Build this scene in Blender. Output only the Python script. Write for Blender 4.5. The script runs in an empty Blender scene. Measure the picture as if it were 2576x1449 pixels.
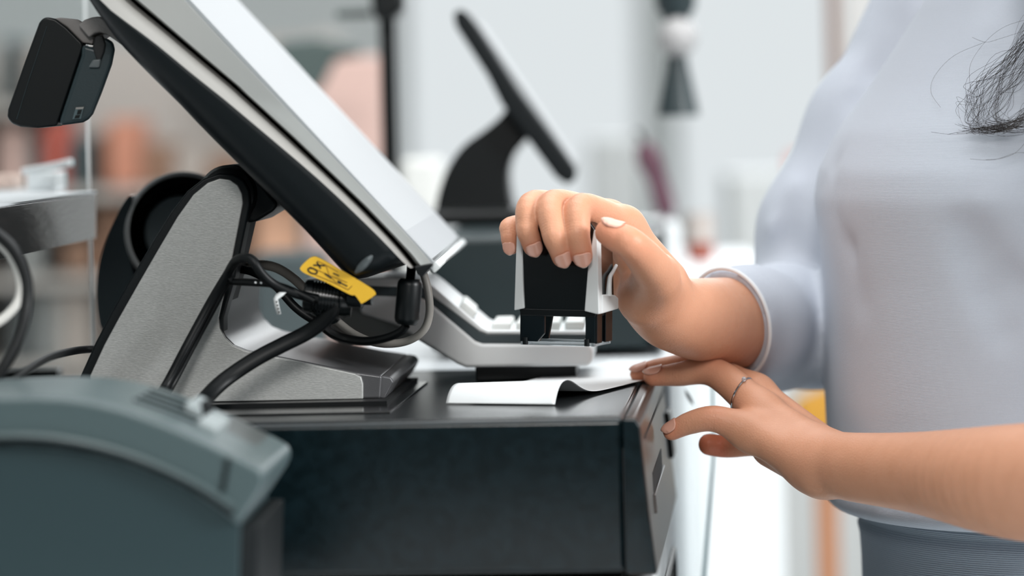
import bpy, bmesh, math, random
import numpy as np
from mathutils import Vector, Matrix

random.seed(7)
sc = bpy.context.scene
COL = sc.collection

# ------------------------------------------------------------------ camera
FPX, CX, HY = 9522.0, 1288.0, 280.0          # focal length in pixels, principal point (2576x1449)
ROLL = math.radians(1.3)
CZ = 1.1467                                   # eye height
cr, sr = math.cos(ROLL), math.sin(ROLL)
cam = bpy.data.cameras.new('camera')
cam.sensor_width = 36.0
cam.lens = FPX * 36.0 / 2576.0
cam.shift_y = -(724.5 - HY) / 2576.0
cam.clip_start, cam.clip_end = 0.1, 60
cam.dof.use_dof = True
cam.dof.focus_distance = 1.945
cam.dof.aperture_fstop = 4.5
camo = bpy.data.objects.new('camera', cam)
COL.objects.link(camo)
camo.matrix_world = Matrix(((cr, sr, 0, 0), (0, 0, -1, 0), (-sr, cr, 0, CZ), (0, 0, 0, 1)))
sc.camera = camo

# ------------------------------------------------------------------ world, lights, exposure
w = bpy.data.worlds.new('sky'); sc.world = w; w.use_nodes = True
bg = w.node_tree.nodes['Background']
bg.inputs[0].default_value = (0.78, 0.83, 0.85, 1); bg.inputs[1].default_value = 0.95
def area(name, loc, target, sx, sy, power, col=(1, 1, 1)):
    l = bpy.data.lights.new(name, 'AREA'); l.shape = 'RECTANGLE'; l.size = sx; l.size_y = sy
    l.energy = power; l.color = col
    o = bpy.data.objects.new(name, l); COL.objects.link(o); o.location = loc
    o.rotation_euler = (Vector(target) - Vector(loc)).to_track_quat('-Z', 'Y').to_euler()
    return o
area('window_light_front', (-0.10, -1.3, 2.7), (0.10, 1.95, 1.0), 0.7, 0.7, 49, (1.0, 0.98, 0.95))
area('window_light_side', (2.1, 0.80, 1.85), (0.12, 1.95, 1.05), 0.6, 0.6, 66, (0.97, 0.99, 1.0))  # unseen key from the right, added to light right-facing sides and torso
area('ceiling_light_counter', (0.0, 1.75, 3.05), (0.0, 1.75, 0.0), 1.8, 1.1, 24, (0.98, 0.99, 1.0))  # unseen overhead panel, added for a highlight on the drawer edge
area('ceiling_light_aisle', (0.3, 3.0, 2.9), (0.2, 2.9, 0), 2.2, 1.6, 34, (0.97, 0.99, 1.0))  # unseen overhead fill, added to light the shop
area('window_light_rear', (0.9, 6.0, 2.2), (0.1, 2.0, 1.0), 2.0, 1.6, 34, (0.95, 0.98, 1.0))
sc.view_settings.view_transform = 'Standard'; sc.view_settings.look = 'None'
sc.view_settings.exposure = 0.0; sc.view_settings.gamma = 1.0
sc.view_settings.use_curve_mapping = False

# ------------------------------------------------------------------ helpers
def P(px, py, Y):
    a = (px - CX) / FPX * Y; b = (HY - py) / FPX * Y
    return Vector((a * cr + b * sr, Y, CZ - a * sr + b * cr))
def PZ(px, py, z):
    d = P(px, py, 1.0) - Vector((0, 0, CZ))
    return Vector((0, 0, CZ)) + d * ((z - CZ) / d.z)
def srgb(r, g, b):
    f = lambda c: (c / 255 / 12.92) if c / 255 <= 0.04045 else ((c / 255 + 0.055) / 1.055) ** 2.4
    return (f(r), f(g), f(b), 1)

MATS = {}
def mat(name, col, rough=0.5, metal=0.0, bump=None, spec=0.5, coat=0.0, trans=0.0, emit=None, estr=0.0,
        mottle=None, sss=0.0, ior=1.45, alpha=1.0):
    m = bpy.data.materials.new(name); m.use_nodes = True; nt = m.node_tree
    b = nt.nodes['Principled BSDF']
    b.inputs['Base Color'].default_value = col
    b.inputs['Roughness'].default_value = rough; b.inputs['Metallic'].default_value = metal
    b.inputs['Specular IOR Level'].default_value = spec
    b.inputs['Coat Weight'].default_value = coat
    b.inputs['Transmission Weight'].default_value = trans
    b.inputs['IOR'].default_value = ior
    b.inputs['Alpha'].default_value = alpha
    if sss:
        b.inputs['Subsurface Weight'].default_value = sss
        b.inputs['Subsurface Radius'].default_value = (1.0, 0.35, 0.2)
        b.inputs['Subsurface Scale'].default_value = 0.004
    if emit:
        b.inputs['Emission Color'].default_value = emit; b.inputs['Emission Strength'].default_value = estr
    if bump or mottle:
        tc = nt.nodes.new('ShaderNodeTexCoord')
    if bump:                                   # (scale, strength, distance[, stretch])
        n = nt.nodes.new('ShaderNodeTexNoise'); n.inputs['Scale'].default_value = bump[0]; n.inputs['Detail'].default_value = 3
        if len(bump) > 3:
            mp = nt.nodes.new('ShaderNodeMapping'); mp.inputs['Scale'].default_value = bump[3]
            nt.links.new(tc.outputs['Object'], mp.inputs[0]); nt.links.new(mp.outputs[0], n.inputs['Vector'])
        else:
            nt.links.new(tc.outputs['Object'], n.inputs['Vector'])
        bp = nt.nodes.new('ShaderNodeBump'); bp.inputs['Strength'].default_value = bump[1]; bp.inputs['Distance'].default_value = bump[2]
        nt.links.new(n.outputs['Fac'], bp.inputs['Height']); nt.links.new(bp.outputs[0], b.inputs['Normal'])
    if mottle:                                 # (scale, second colour[, stretch])
        n2 = nt.nodes.new('ShaderNodeTexNoise'); n2.inputs['Scale'].default_value = mottle[0]; n2.inputs['Detail'].default_value = 4
        if len(mottle) > 2:
            mp = nt.nodes.new('ShaderNodeMapping'); mp.inputs['Scale'].default_value = mottle[2]
            nt.links.new(tc.outputs['Object'], mp.inputs[0]); nt.links.new(mp.outputs[0], n2.inputs['Vector'])
        else:
            nt.links.new(tc.outputs['Object'], n2.inputs['Vector'])
        rp = nt.nodes.new('ShaderNodeValToRGB'); rp.color_ramp.elements[0].position = 0.35; rp.color_ramp.elements[1].position = 0.65
        rp.color_ramp.elements[0].color = col; rp.color_ramp.elements[1].color = mottle[1]
        nt.links.new(n2.outputs['Fac'], rp.inputs[0]); nt.links.new(rp.outputs[0], b.inputs['Base Color'])
    MATS[name] = m
    return m

def tag(o, label=None, cat=None, group=None, kind=None):
    if label: o['label'] = label
    if cat: o['category'] = cat
    if group: o['group'] = group
    if kind: o['kind'] = kind
    return o
def thing(name, label, cat, loc, group=None):
    o = bpy.data.objects.new(name, None); o.empty_display_size = 0.02; COL.objects.link(o); o.location = loc
    return tag(o, label, cat, group)

class MB:
    def __init__(s): s.v = []; s.f = []
    def add(s, vs, fs):
        k = len(s.v); s.v += [Vector(x) for x in vs]; s.f += [tuple(i + k for i in f) for f in fs]; return s
    def prism(s, near, W):
        n = len(near); W = [Vector(W)] * n if not isinstance(W, list) else W
        vs = [Vector(p) for p in near] + [Vector(p) + W[i] for i, p in enumerate(near)]
        return s.add(vs, [tuple(range(n)), tuple(range(2 * n - 1, n - 1, -1))] +
                     [(i, i + n, (i + 1) % n + n, (i + 1) % n) for i in range(n)])
    def box(s, o, ex, ey, ez):
        o, ex, ey, ez = map(Vector, (o, ex, ey, ez))
        return s.prism([o, o + ex, o + ex + ez, o + ez], ey)
    def aabb(s, x0, x1, y0, y1, z0, z1):
        return s.box((x0, y0, z0), (x1 - x0, 0, 0), (0, y1 - y0, 0), (0, 0, z1 - z0))
    def tube(s, pts, r, n=10, flat=1.0, flatdir=None, smooth=8, caps=True):
        pts = [Vector(p) for p in pts]
        rs = r if isinstance(r, (list, tuple)) else [r] * len(pts)
        if smooth and len(pts) > 2:
            q, qr = [], []
            for i in range(len(pts) - 1):
                p0, p1, p2, p3 = pts[max(i - 1, 0)], pts[i], pts[i + 1], pts[min(i + 2, len(pts) - 1)]
                for k in range(smooth):
                    t = k / smooth
                    q.append(0.5 * ((2 * p1) + (p2 - p0) * t + (2 * p0 - 5 * p1 + 4 * p2 - p3) * t * t + (3 * p1 - p0 - 3 * p2 + p3) * t ** 3))
                    qr.append(rs[i] * (1 - t) + rs[i + 1] * t)
            q.append(pts[-1]); qr.append(rs[-1]); pts, rs = q, qr
        t0 = (pts[1] - pts[0]).normalized()
        u = Vector(flatdir) if flatdir else (Vector((0, 0, 1)) if abs(t0.z) < 0.9 else Vector((1, 0, 0)))
        vs, fs = [], []
        for i, p in enumerate(pts):
            t = (pts[min(i + 1, len(pts) - 1)] - pts[max(i - 1, 0)]).normalized()
            u = (u - t * u.dot(t)).normalized(); v = t.cross(u)
            for k in range(n):
                a = 2 * math.pi * k / n
                vs.append(p + (u * math.cos(a) * flat + v * math.sin(a)) * rs[i])
        for i in range(len(pts) - 1):
            for k in range(n):
                fs.append((i * n + k, i * n + (k + 1) % n, (i + 1) * n + (k + 1) % n, (i + 1) * n + k))
        if caps:
            fs += [tuple(range(n - 1, -1, -1)), tuple((len(pts) - 1) * n + k for k in range(n))]
        return s.add(vs, fs)
    def lathe(s, prof, c, axis=(0, 0, 1), n=40, caps=True):
        ax = Vector(axis).normalized(); u = ax.orthogonal().normalized(); v = ax.cross(u); c = Vector(c)
        vs, fs = [], []
        for r, h in prof:
            for k in range(n):
                a = 2 * math.pi * k / n
                vs.append(c + ax * h + (u * math.cos(a) + v * math.sin(a)) * r)
        for i in range(len(prof) - 1):
            for k in range(n):
                fs.append((i * n + k, i * n + (k + 1) % n, (i + 1) * n + (k + 1) % n, (i + 1) * n + k))
        if caps:
            fs += [tuple(range(n - 1, -1, -1)), tuple((len(prof) - 1) * n + k for k in range(n))]
        return s.add(vs, fs)
    def sheet(s, rows):
        n = len(rows[0]); vs = [p for r in rows for p in r]
        return s.add(vs, [(i * n + k, i * n + k + 1, (i + 1) * n + k + 1, (i + 1) * n + k)
                          for i in range(len(rows) - 1) for k in range(n - 1)])
    def sphere(s, c, r, n=24, sq=(1, 1, 1)):
        prof = [(max(1e-5, math.sin(math.pi * i / (n // 2)) * r), -math.cos(math.pi * i / (n // 2)) * r) for i in range(n // 2 + 1)]
        k = len(s.v); s.lathe(prof, (0, 0, 0), n=n, caps=False); c = Vector(c)
        for i in range(k, len(s.v)):
            q = s.v[i]; s.v[i] = Vector((q.x * sq[0], q.y * sq[1], q.z * sq[2])) + c
        return s

def obj(name, mb, m, parent=None, bevel=0.0, seg=3, angle=35, smooth=True, solid=0.0, label=None, subsurf=0, keep=False):
    me = bpy.data.meshes.new(name)
    if parent is None:
        zs = min(v.z for v in mb.v); c = sum(mb.v, Vector()) / len(mb.v); org = Vector((c.x, c.y, zs))
    else:
        org = ROOT(parent)
    me.from_pydata([v - org for v in mb.v], [], mb.f)
    bm = bmesh.new(); bm.from_mesh(me)
    bmesh.ops.remove_doubles(bm, verts=bm.verts, dist=1e-6)
    bmesh.ops.recalc_face_normals(bm, faces=bm.faces); bm.to_mesh(me); bm.free()
    o = bpy.data.objects.new(name, me); COL.objects.link(o)
    if m: me.materials.append(m)
    if parent is None: o.location = org
    else:
        o.parent = parent
    if smooth:
        for p in me.polygons: p.use_smooth = True
        me.set_sharp_from_angle(angle=math.radians(angle))
    if bevel:
        md = o.modifiers.new('bevel', 'BEVEL'); md.width = bevel; md.segments = seg; md.limit_method = 'ANGLE'
        md.angle_limit = math.radians(28); md.use_clamp_overlap = True
        for p in me.polygons: p.use_smooth = True
        me.set_sharp_from_angle(angle=math.radians(180))
        wn = o.modifiers.new('wn', 'WEIGHTED_NORMAL'); wn.keep_sharp = False; wn.weight = 100
    if subsurf:
        md = o.modifiers.new('sub', 'SUBSURF'); md.levels = subsurf; md.render_levels = subsurf
        if keep: md.boundary_smooth = 'PRESERVE_CORNERS'
    if solid:
        md = o.modifiers.new('solid', 'SOLIDIFY'); md.thickness = solid; md.offset = 0
    if label: o['label'] = label
    return o
def ROOT(o):
    t = Vector(o.location)
    while o.parent: o = o.parent; t = t + Vector(o.location)
    return t
def struct(name, mb, m, **k):
    return tag(obj(name, mb, m, **k), kind='structure')
def pxy(lst, Y): return [P(a, b, Y) for a, b in lst]
def smoothpoly(pts, n=5):
    """closed Catmull-Rom through 2-D pixel points"""
    out = []; m = len(pts)
    for i in range(m):
        p0, p1, p2, p3 = [Vector(pts[(i + k - 1) % m]) for k in range(4)]
        for j in range(n):
            t = j / n
            q = 0.5 * ((2 * p1) + (p2 - p0) * t + (2 * p0 - 5 * p1 + 4 * p2 - p3) * t * t + (3 * p1 - p0 - 3 * p2 + p3) * t ** 3)
            out.append((q.x, q.y))
    return out
def W(yaw, d):  # depth vector
    return Vector((math.sin(math.radians(yaw)) * d, math.cos(math.radians(yaw)) * d, 0))

# ------------------------------------------------------------------ materials
M_black = mat('black_plastic', srgb(7, 14, 17), 0.44, bump=(900, 0.12, 0.0004), spec=.3)
M_black_sm = mat('smooth_black_plastic', srgb(5, 10, 12), 0.38, spec=.35)
M_gloss = mat('gloss_black', srgb(3, 6, 8), 0.16)
M_rubber = mat('black_rubber', srgb(6, 9, 11), 0.45, spec=.3)
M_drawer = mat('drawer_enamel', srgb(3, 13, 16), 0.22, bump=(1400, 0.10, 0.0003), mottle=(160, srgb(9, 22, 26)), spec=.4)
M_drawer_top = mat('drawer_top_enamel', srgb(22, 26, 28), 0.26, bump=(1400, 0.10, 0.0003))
M_front = mat('drawer_front_plastic', srgb(44, 38, 35), 0.30, bump=(700, 0.10, 0.0003), spec=.3)
M_dark = mat('shadow_black', srgb(8, 11, 12), 0.6)
M_alu = mat('brushed_plate', srgb(168, 169, 167), 0.42, 0.45, bump=(1000, 0.18, 0.0004, (0.5, 1, 1.7)), mottle=(1300, srgb(182, 183, 181), (0.45, 1, 1.6)))
M_graymet = mat('dark_metallic_plastic', srgb(84, 84, 86), 0.33, 0.35, bump=(1500, 0.12, 0.0003))
M_bezel = mat('grey_bezel', srgb(128, 130, 128), 0.35, 0.1)
M_ridge = mat('grey_ridge', srgb(142, 140, 136), 0.32)  # light caught by the housing bevel is put into this paler grey
M_white = mat('white_plastic', srgb(226, 229, 230), 0.40)
M_offwhite = mat('pale_grey_plastic', srgb(196, 199, 199), 0.42)
M_stripe = mat('grey_stripe', srgb(62, 72, 76), 0.4)
M_key = mat('white_key', srgb(222, 225, 223), 0.45)
M_paper = mat('thermal_paper', srgb(224, 227, 228), 0.75)
M_screen = mat('lit_screen', srgb(30, 32, 34), 0.5, spec=.04, emit=srgb(222, 227, 230), estr=0.86)  # grazing reflection of the bright room, put in as emission
M_bar = mat('lit_taskbar', srgb(30, 32, 34), 0.5, spec=.04, emit=srgb(212, 217, 221), estr=0.84)  # slightly greyer foot of the same emitted reflection
M_clear = mat('clear_acrylic', (0.95, 0.97, 0.97, 1), 0.03, trans=1.0, ior=1.2)
M_edge = mat('acrylic_edge', srgb(240, 244, 244), 0.25)
M_glassedge = mat('glass_edge', srgb(196, 224, 228), 0.15)
M_yellow = mat('yellow_tag', srgb(214, 168, 40), 0.5)
M_ink = mat('black_ink', srgb(28, 24, 14), 0.6)
M_thinink = mat('brown_ink', srgb(120, 84, 18), 0.6)
M_greycable = mat('grey_cable', srgb(150, 146, 140), 0.45)
M_whitecable = mat('white_cable', srgb(205, 203, 198), 0.4)
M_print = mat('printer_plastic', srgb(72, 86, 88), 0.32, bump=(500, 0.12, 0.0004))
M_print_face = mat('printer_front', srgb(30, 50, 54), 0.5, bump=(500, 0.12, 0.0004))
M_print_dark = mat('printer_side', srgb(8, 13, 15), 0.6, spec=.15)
M_silver = mat('silver', srgb(205, 205, 208), 0.15, 1.0)
M_gem = mat('clear_gem', srgb(240, 244, 250), 0.02, trans=0.6, ior=2.0)
M_plug = mat('plug_plastic', srgb(14, 19, 21), 0.26)
M_trans = mat('smoked_plastic', srgb(20, 28, 32), 0.12, trans=0.35, ior=1.3)
M_clearp = mat('clear_plastic', srgb(196, 204, 208), 0.10, trans=0.75, ior=1.3)
M_counter = mat('white_laminate', srgb(222, 226, 229), 0.35)
M_teal = mat('dark_teal_enamel', srgb(24, 40, 43), 0.45)
# ------------------------------------------------------------------ room shell
M_floor = mat('shop_floor', srgb(205, 208, 209), 0.35)
M_wall = mat('grey_wall', srgb(190, 193, 192), 0.8)
M_wallw = mat('white_wall', srgb(226, 230, 231), 0.8)
M_ceil = mat('white_ceiling', srgb(225, 228, 228), 0.9)
M_wallf = mat('front_wall', srgb(96, 104, 106), 0.9)
struct('floor', MB().aabb(-3.2, 3.2, -2.2, 7.0, -0.1, 0.0), M_floor, smooth=False)
struct('ceiling', MB().aabb(-3.2, 3.2, -2.2, 7.0, 3.1, 3.2), M_ceil, smooth=False)
struct('wall_left', MB().aabb(-3.2, -3.1, -2.2, 7.0, 0.0, 3.1), M_wall, smooth=False)
struct('wall_right', MB().aabb(3.1, 3.2, -2.2, 7.0, 0.0, 3.1), M_wallw, smooth=False)
struct('wall_front', MB().aabb(-3.1, 3.1, -2.2, -2.1, 0.0, 3.1), M_wallf, smooth=False)
# rear wall with two shop windows
wb = MB()
wb.aabb(-3.1, -0.20, 6.7, 6.9, 0, 3.1); wb.aabb(-0.20, 0.24, 6.7, 6.9, 0, 0.55); wb.aabb(0.24, 0.28, 6.7, 6.9, 0, 3.1)
wb.aabb(0.28, 2.2, 6.7, 6.9, 0, 0.55); wb.aabb(2.2, 3.1, 6.7, 6.9, 0, 3.1)
wb.aabb(-0.20, 0.24, 6.7, 6.9, 2.9, 3.1); wb.aabb(0.28, 2.2, 6.7, 6.9, 2.9, 3.1)
struct('wall_back', wb, M_wall, smooth=False)
for i, (x0, x1) in enumerate(((-0.20, 0.24), (0.28, 2.2))):
    f = MB()
    f.aabb(x0, x0 + .02, 6.72, 6.78, .55, 2.9); f.aabb(x1 - .02, x1, 6.72, 6.78, .55, 2.9)
    f.aabb(x0, x1, 6.72, 6.78, .55, .59); f.aabb(x0, x1, 6.72, 6.78, 2.86, 2.9)
    wo = struct('window_%d' % (i + 1), f, M_white, bevel=.002)
    obj('pane', MB().aabb(x0 + .02, x1 - .02, 6.745, 6.755, .59, 2.86),
        MATS.get('window_glass') or mat('window_glass', (1, 1, 1, 1), 0.0, trans=1.0, ior=1.02), wo, smooth=False)

# ------------------------------------------------------------------ cash drawer frame of reference
YAW = 4.0
A = PZ(1603, 1048, 1.0)
Rv = Vector((math.cos(math.radians(YAW)), -math.sin(math.radians(YAW)), 0)); Dv = W(YAW, 1.0); Zv = Vector((0, 0, 1))
def D(u, w_, z): return Vector((A.x, A.y, 0)) + Rv * u + Dv * w_ + Zv * z
ZB = 0.9215                                    # counter top under the drawer
def dbox(mb, u0, u1, w0, w1, z0, z1): return mb.box(D(u0, w0, z0), Rv * (u1 - u0), Dv * (w1 - w0), Zv * (z1 - z0))

t = thing('cash_drawer', 'big black steel cash drawer under the touchscreen terminal and receipt paper', 'cash drawer', D(-.2, .17, ZB))
DL = .352
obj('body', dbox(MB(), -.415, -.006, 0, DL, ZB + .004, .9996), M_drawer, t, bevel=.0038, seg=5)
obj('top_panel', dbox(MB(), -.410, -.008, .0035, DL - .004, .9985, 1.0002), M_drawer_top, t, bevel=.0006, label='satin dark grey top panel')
fp = MB()                                      # front panel: leans out towards its foot
prof = [(-.0062, 1.0), (-.001, .9995), (.0015, .996), (.0022, .985), (.0050, .952), (.0080, ZB + .003), (-.0062, ZB + .003)]
fp.prism([D(a, -.0006, z) for a, z in prof], Dv * (DL + .0012))
obj('front_panel', fp, M_front, t, bevel=.0014, seg=4, label='brownish reflective plastic front panel')
cap = MB().prism([D(a, -.0016, z) for a, z in [(-.0068, .9990), (-.001, .9986), (.0010, .9955), (.0018, .985), (.0046, .952), (.0076, ZB + .004), (-.0068, ZB + .004)]], Dv * .0016)
obj('front_panel_side', cap, M_drawer, t, bevel=.0007)
def fz(z): return float(np.interp(z, [ZB, .952, .985, .996], [.0080, .0050, .0022, .0015]))
def fstrip(mb, w0, w1, z0, z1, d=.0006, dd=.002, skew=0):
    return mb.prism([D(fz(z0) - dd, w0, z0), D(fz(z0) + d, w0, z0), D(fz(z1) + d, w0 + skew, z1), D(fz(z1) - dd, w0 + skew, z1)], Dv * (w1 - w0))
obj('top_groove', fstrip(MB(), .03, DL, .9865, .9880, .0003), M_dark, t, smooth=False)
obj('media_slot', fstrip(MB(), .068, .20, .9570, .9655, .0004, skew=.012), M_dark, t, smooth=False)
obj('slot_lip', fstrip(MB(), .058, .215, .9475, .9562, .0012, skew=.004), M_front, t, bevel=.0005)
obj('lock_plate', fstrip(MB(), DL - .035, DL + .003, .9505, .9760, .0026), M_black_sm, t, bevel=.0008)
obj('seam', dbox(MB(), -.0072, -.0066, -.0012, .0, ZB + .004, .985), M_dark, t, smooth=False)
for u in (-.40, -.03):
    for w_ in (.02, DL - .035):
        obj('rubber_foot', dbox(MB(), u, u + .02, w_, w_ + .02, ZB, ZB + .0045), M_rubber, t, bevel=.001)

# counter slab, lower drawer unit, white cabinet block behind
t = thing('counter', 'white laminate counter slab carrying the black cash drawer', 'counter', D(-.4, .1, 0))
obj('worktop', dbox(MB(), -.62, .006, -.32, .335, ZB - .020, ZB), M_counter, t, bevel=.002)
for u in (-.60, -.30):
    obj('support', dbox(MB(), u, u + .06, -.28, .30, 0, ZB - .0605), M_counter, t, bevel=.002)
t2 = thing('lower_drawer_unit', 'grey drawer unit with dark rim below the black cash drawer', 'drawer', D(-.1, .17, ZB - .20))
obj('drawer_front', dbox(MB(), -.23, .005, -.03, .335, ZB - .26, ZB - .022), mat('grey_drawer', srgb(122, 134, 134), .35), t2, bevel=.002)
rim = MB(); rim.tube([D(.0056, -.03, ZB - .0235), D(.0056, .325, ZB - .0235), D(.0056, .335, ZB - .032), D(.0056, .336, ZB - .25)], .0022, smooth=0)
obj('rim', rim, M_black, t2)
obj('grip_strip', MB().prism([D(.004, .22, ZB - .24), D(.0062, .22, ZB - .24), D(.0062, .30, ZB - .03), D(.004, .30, ZB - .03)], Dv * .006), M_bezel, t2, smooth=False)

t = thing('cabinet', 'tall white cabinet block standing behind the black cash drawer', 'cabinet', D(0, .5, 0))
uR = (P(1690, 1150, D(0, .365, 1).y) - D(0, .365, 1)).x
obj('carcass', dbox(MB(), -.20, uR, .365, .80, 0.0, .9985), M_counter, t, bevel=.002)
yg = D(0, .40, 1).y
obj('side_pane', MB().prism(pxy([(1692, 960), (1788, 960), (1797, 1140), (1770, 1449), (1720, 2000), (1692, 2000)], yg), (0, .004, 0)), M_clear, t, smooth=False)
obj('pane_edge', MB().prism(pxy([(1789, 960), (1796, 960), (1800, 1140), (1777, 1449), (1728, 2000), (1719, 2000), (1766, 1449), (1793, 1140)], yg - .0003), (0, .0046, 0)), M_glassedge, t, smooth=False, label='pale cyan pane edge')

# small dark leaf shaped tab behind the lip
tb = MB(); q = [(1722, 978), (1733, 990), (1742, 1005), (1746, 1021), (1736, 1012), (1726, 996)]
tb.prism(pxy(q, D(0, .355, 1).y), (0, .002, 0))
tag(obj('plastic_tab', tb, M_black_sm, smooth=False), 'tiny dark leaf-shaped tab poking out behind the cash drawer', 'tab')

# ------------------------------------------------------------------ receipt paper
rp = MB()
p0 = PZ(1122, 1016, 1.0006); p1 = PZ(1396, 1019, 1.0006)
pd = (PZ(1490, 930, 1.0) - PZ(1310, 977, 1.0)); pd.z = 0; pd.normalize()
pd2 = Vector((pd.x + .035, pd.y, 0)).normalized()
prof = [(0, 0), (.0015, .0022), (.004, .0046), (.008, .0070), (.013, .0084), (.020, .0088), (.028, .0078), (.036, .0058), (.045, .0036), (.056, .0018), (.07, .0009), (.10, .0008), (.14, .0008), (.20, .0008), (.26, .0008), (.305, .0008)]
rows = []
for s_, z in prof:
    row = []
    for k in range(9):
        tt = k / 8
        b = p0.lerp(p1, tt) + (pd.lerp(pd2, tt)) * s_
        if s_ == 0: b += pd * (0.0003 * random.uniform(-1, 1))
        b.z = 1.0009 + z * (1.0 + .25 * tt); row.append(b)
    rows.append(row)
tag(obj('receipt_paper', MB().sheet(rows), M_paper, solid=.00016, angle=180, subsurf=2, keep=True), 'blank white receipt strip with curled end on the black drawer', 'receipt')

# ------------------------------------------------------------------ touchscreen terminal
Y0 = 1.86
mon = thing('touchscreen_terminal', 'large black tilted touchscreen seen from its side, on a grey stand', 'point of sale screen', P(760, 1000, 1.9))
st = [  # outline, ridge low, dark line, bezel top
    ((118, -170), (128, -160), (196, -130), (330, -150)),
    ((222, 0), (240, 0), (332, 0), (466, 0)),
    ((262, 66), (322, 58), (376, 36), (512, 50)),
    ((300, 118), (396, 112), (424, 76), (558, 100)),
    ((380, 200), (475, 180), (506, 146), (620, 166)),
    ((455, 272), (556, 243), (588, 214), (690, 240)),
    ((466, 288), (574, 258), (604, 230), (705, 256)),
    ((600, 424), (700, 364), (726, 342), (804, 360)),
    ((720, 540), (802, 450), (824, 436), (890, 450)),
    ((790, 614), (884, 528), (906, 516), (962, 524)),
    ((850, 684), (964, 606), (984, 598), (1036, 604)),
    ((872, 702), (1000, 645), (1020, 640), (1064, 636)),
    ((905, 714), (1030, 676), (1044, 672), (1086, 664)),
]
Wm = Vector((.009, .30, .001))
rows = []
for o_, rl, dl, bz in st:
    m1 = (o_[0] * .92 + rl[0] * .08, o_[1] * .92 + rl[1] * .08)
    rows.append([P(*o_, Y0 + .30) if False else P(*o_, Y0 + .028), P(*m1, Y0 + .008), P(o_[0] * .72 + rl[0] * .28, o_[1] * .72 + rl[1] * .28, Y0 + .0015), P(*rl, Y0), P(*rl, Y0 + .0004)])
hs = MB().sheet(rows)
# belly, top and rear faces
far = [[r[0], r[0] + Wm - Vector((0, .056, 0)), P(*s_[2], Y0 + .02) + Wm] for r, s_ in zip(rows, st)]
hs.sheet(far)
endr = rows[-1]; hs.sheet([endr, [p + Wm * .93 for p in endr]])
obj('housing', hs, M_black, mon, angle=60, subsurf=1)
rg = MB()
rg.sheet([[P(*s_[1], Y0 + .0003), P(s_[1][0] * .5 + s_[2][0] * .5, s_[1][1] * .5 + s_[2][1] * .5, Y0 + .004), P(*s_[2], Y0 + .014), P(*s_[2], Y0 + .03)] for s_ in st])
obj('housing_chamfer', rg, M_ridge, mon, angle=60, subsurf=1, label='grey bevelled shoulder')
gv = MB()
def shift(p, q, k):  # p moved k pixels towards q
    d = Vector((q[0] - p[0], q[1] - p[1])); d.normalize(); return (p[0] + d.x * k, p[1] + d.y * k)
gv.sheet([[P(*shift(s_[2], s_[1], 4), Y0 + .016), P(*s_[2], Y0 + .022), P(*shift(s_[2], s_[3], 9), Y0 + .016)] for s_ in st])
obj('groove', gv, M_dark, mon, angle=60)
bzm = MB()
bz_rows = [[P(*shift(s_[2], s_[3], 7), Y0 + .0155), P(*shift(s_[2], s_[3], 10), Y0 + .0085), P(*shift(s_[2], s_[3], 16), Y0 + .007), P(*shift(s_[3], s_[2], 4), Y0 + .0100), P(*s_[3], Y0 + .0115), P(*s_[3], Y0 + .02)] for s_ in st]
bzm.sheet(bz_rows)
bzm.sheet([bz_rows[-1], [p + Wm for p in bz_rows[-1]]])
obj('bezel', bzm, M_bezel, mon, angle=50, label='silver grey bezel edge')
cbz = MB().prism(pxy([(1042, 670), (1086, 662), (1090, 666), (1062, 698), (1048, 690)], Y0 + .006), Wm * .98)
obj('bezel_corner', cbz, M_black_sm, mon, bevel=.0008)
# glass screen slab with a display whose bright reflection is emitted
n0, n1 = P(330, -150, Y0 + .0125), P(1087, 663, Y0 + .0125)
L = (n1 - n0); nrm = L.cross(Wm).normalized()
if nrm.x < 0: nrm = -nrm
ln = L.normalized()
obj('screen_glass', MB().box(n0 - nrm * .0008, L, Wm, nrm * .0022), mat('screen_glass', srgb(150, 154, 156), .10, coat=1), mon, bevel=.0004)
dsp = MB().sheet([[n0 + nrm * .0016 + Wm * .004, n0 + nrm * .0016 + Wm * .985], [n0 + L * .905 + nrm * .0016 + Wm * .004, n0 + L * .905 + nrm * .0016 + Wm * .985]])
obj('display', dsp, M_screen, mon, smooth=False, label='bright white lit display')
dsp = MB().sheet([[n0 + L * .905 + nrm * .0016 + Wm * .004, n0 + L * .905 + nrm * .0016 + Wm * .985], [n0 + L * .992 + nrm * .0016 + Wm * .004, n0 + L * .992 + nrm * .0016 + Wm * .985]])
obj('taskbar', dsp, M_bar, mon, smooth=False, label='slightly greyer bar along the foot of the display')
obj('screen_foot_trim', MB().box(n1 + ln * .0003 - nrm * .003, ln * .004, Wm, nrm * .0055), M_offwhite, mon, bevel=.0012, label='pale glossy trim under the display')
# raised oval bump on the housing side, highlight streak put into its grey
c0, c1 = P(894, 687, Y0 + .003), P(937, 643, Y0 + .001)
obj('release_catch', MB().tube([c0, c0.lerp(c1, .25), c0.lerp(c1, .5), c0.lerp(c1, .8), c1], [.0006, .0018, .0021, .0017, .0005], n=14, smooth=4), mat('catch_grey', srgb(74, 80, 82), .3), mon)

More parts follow.
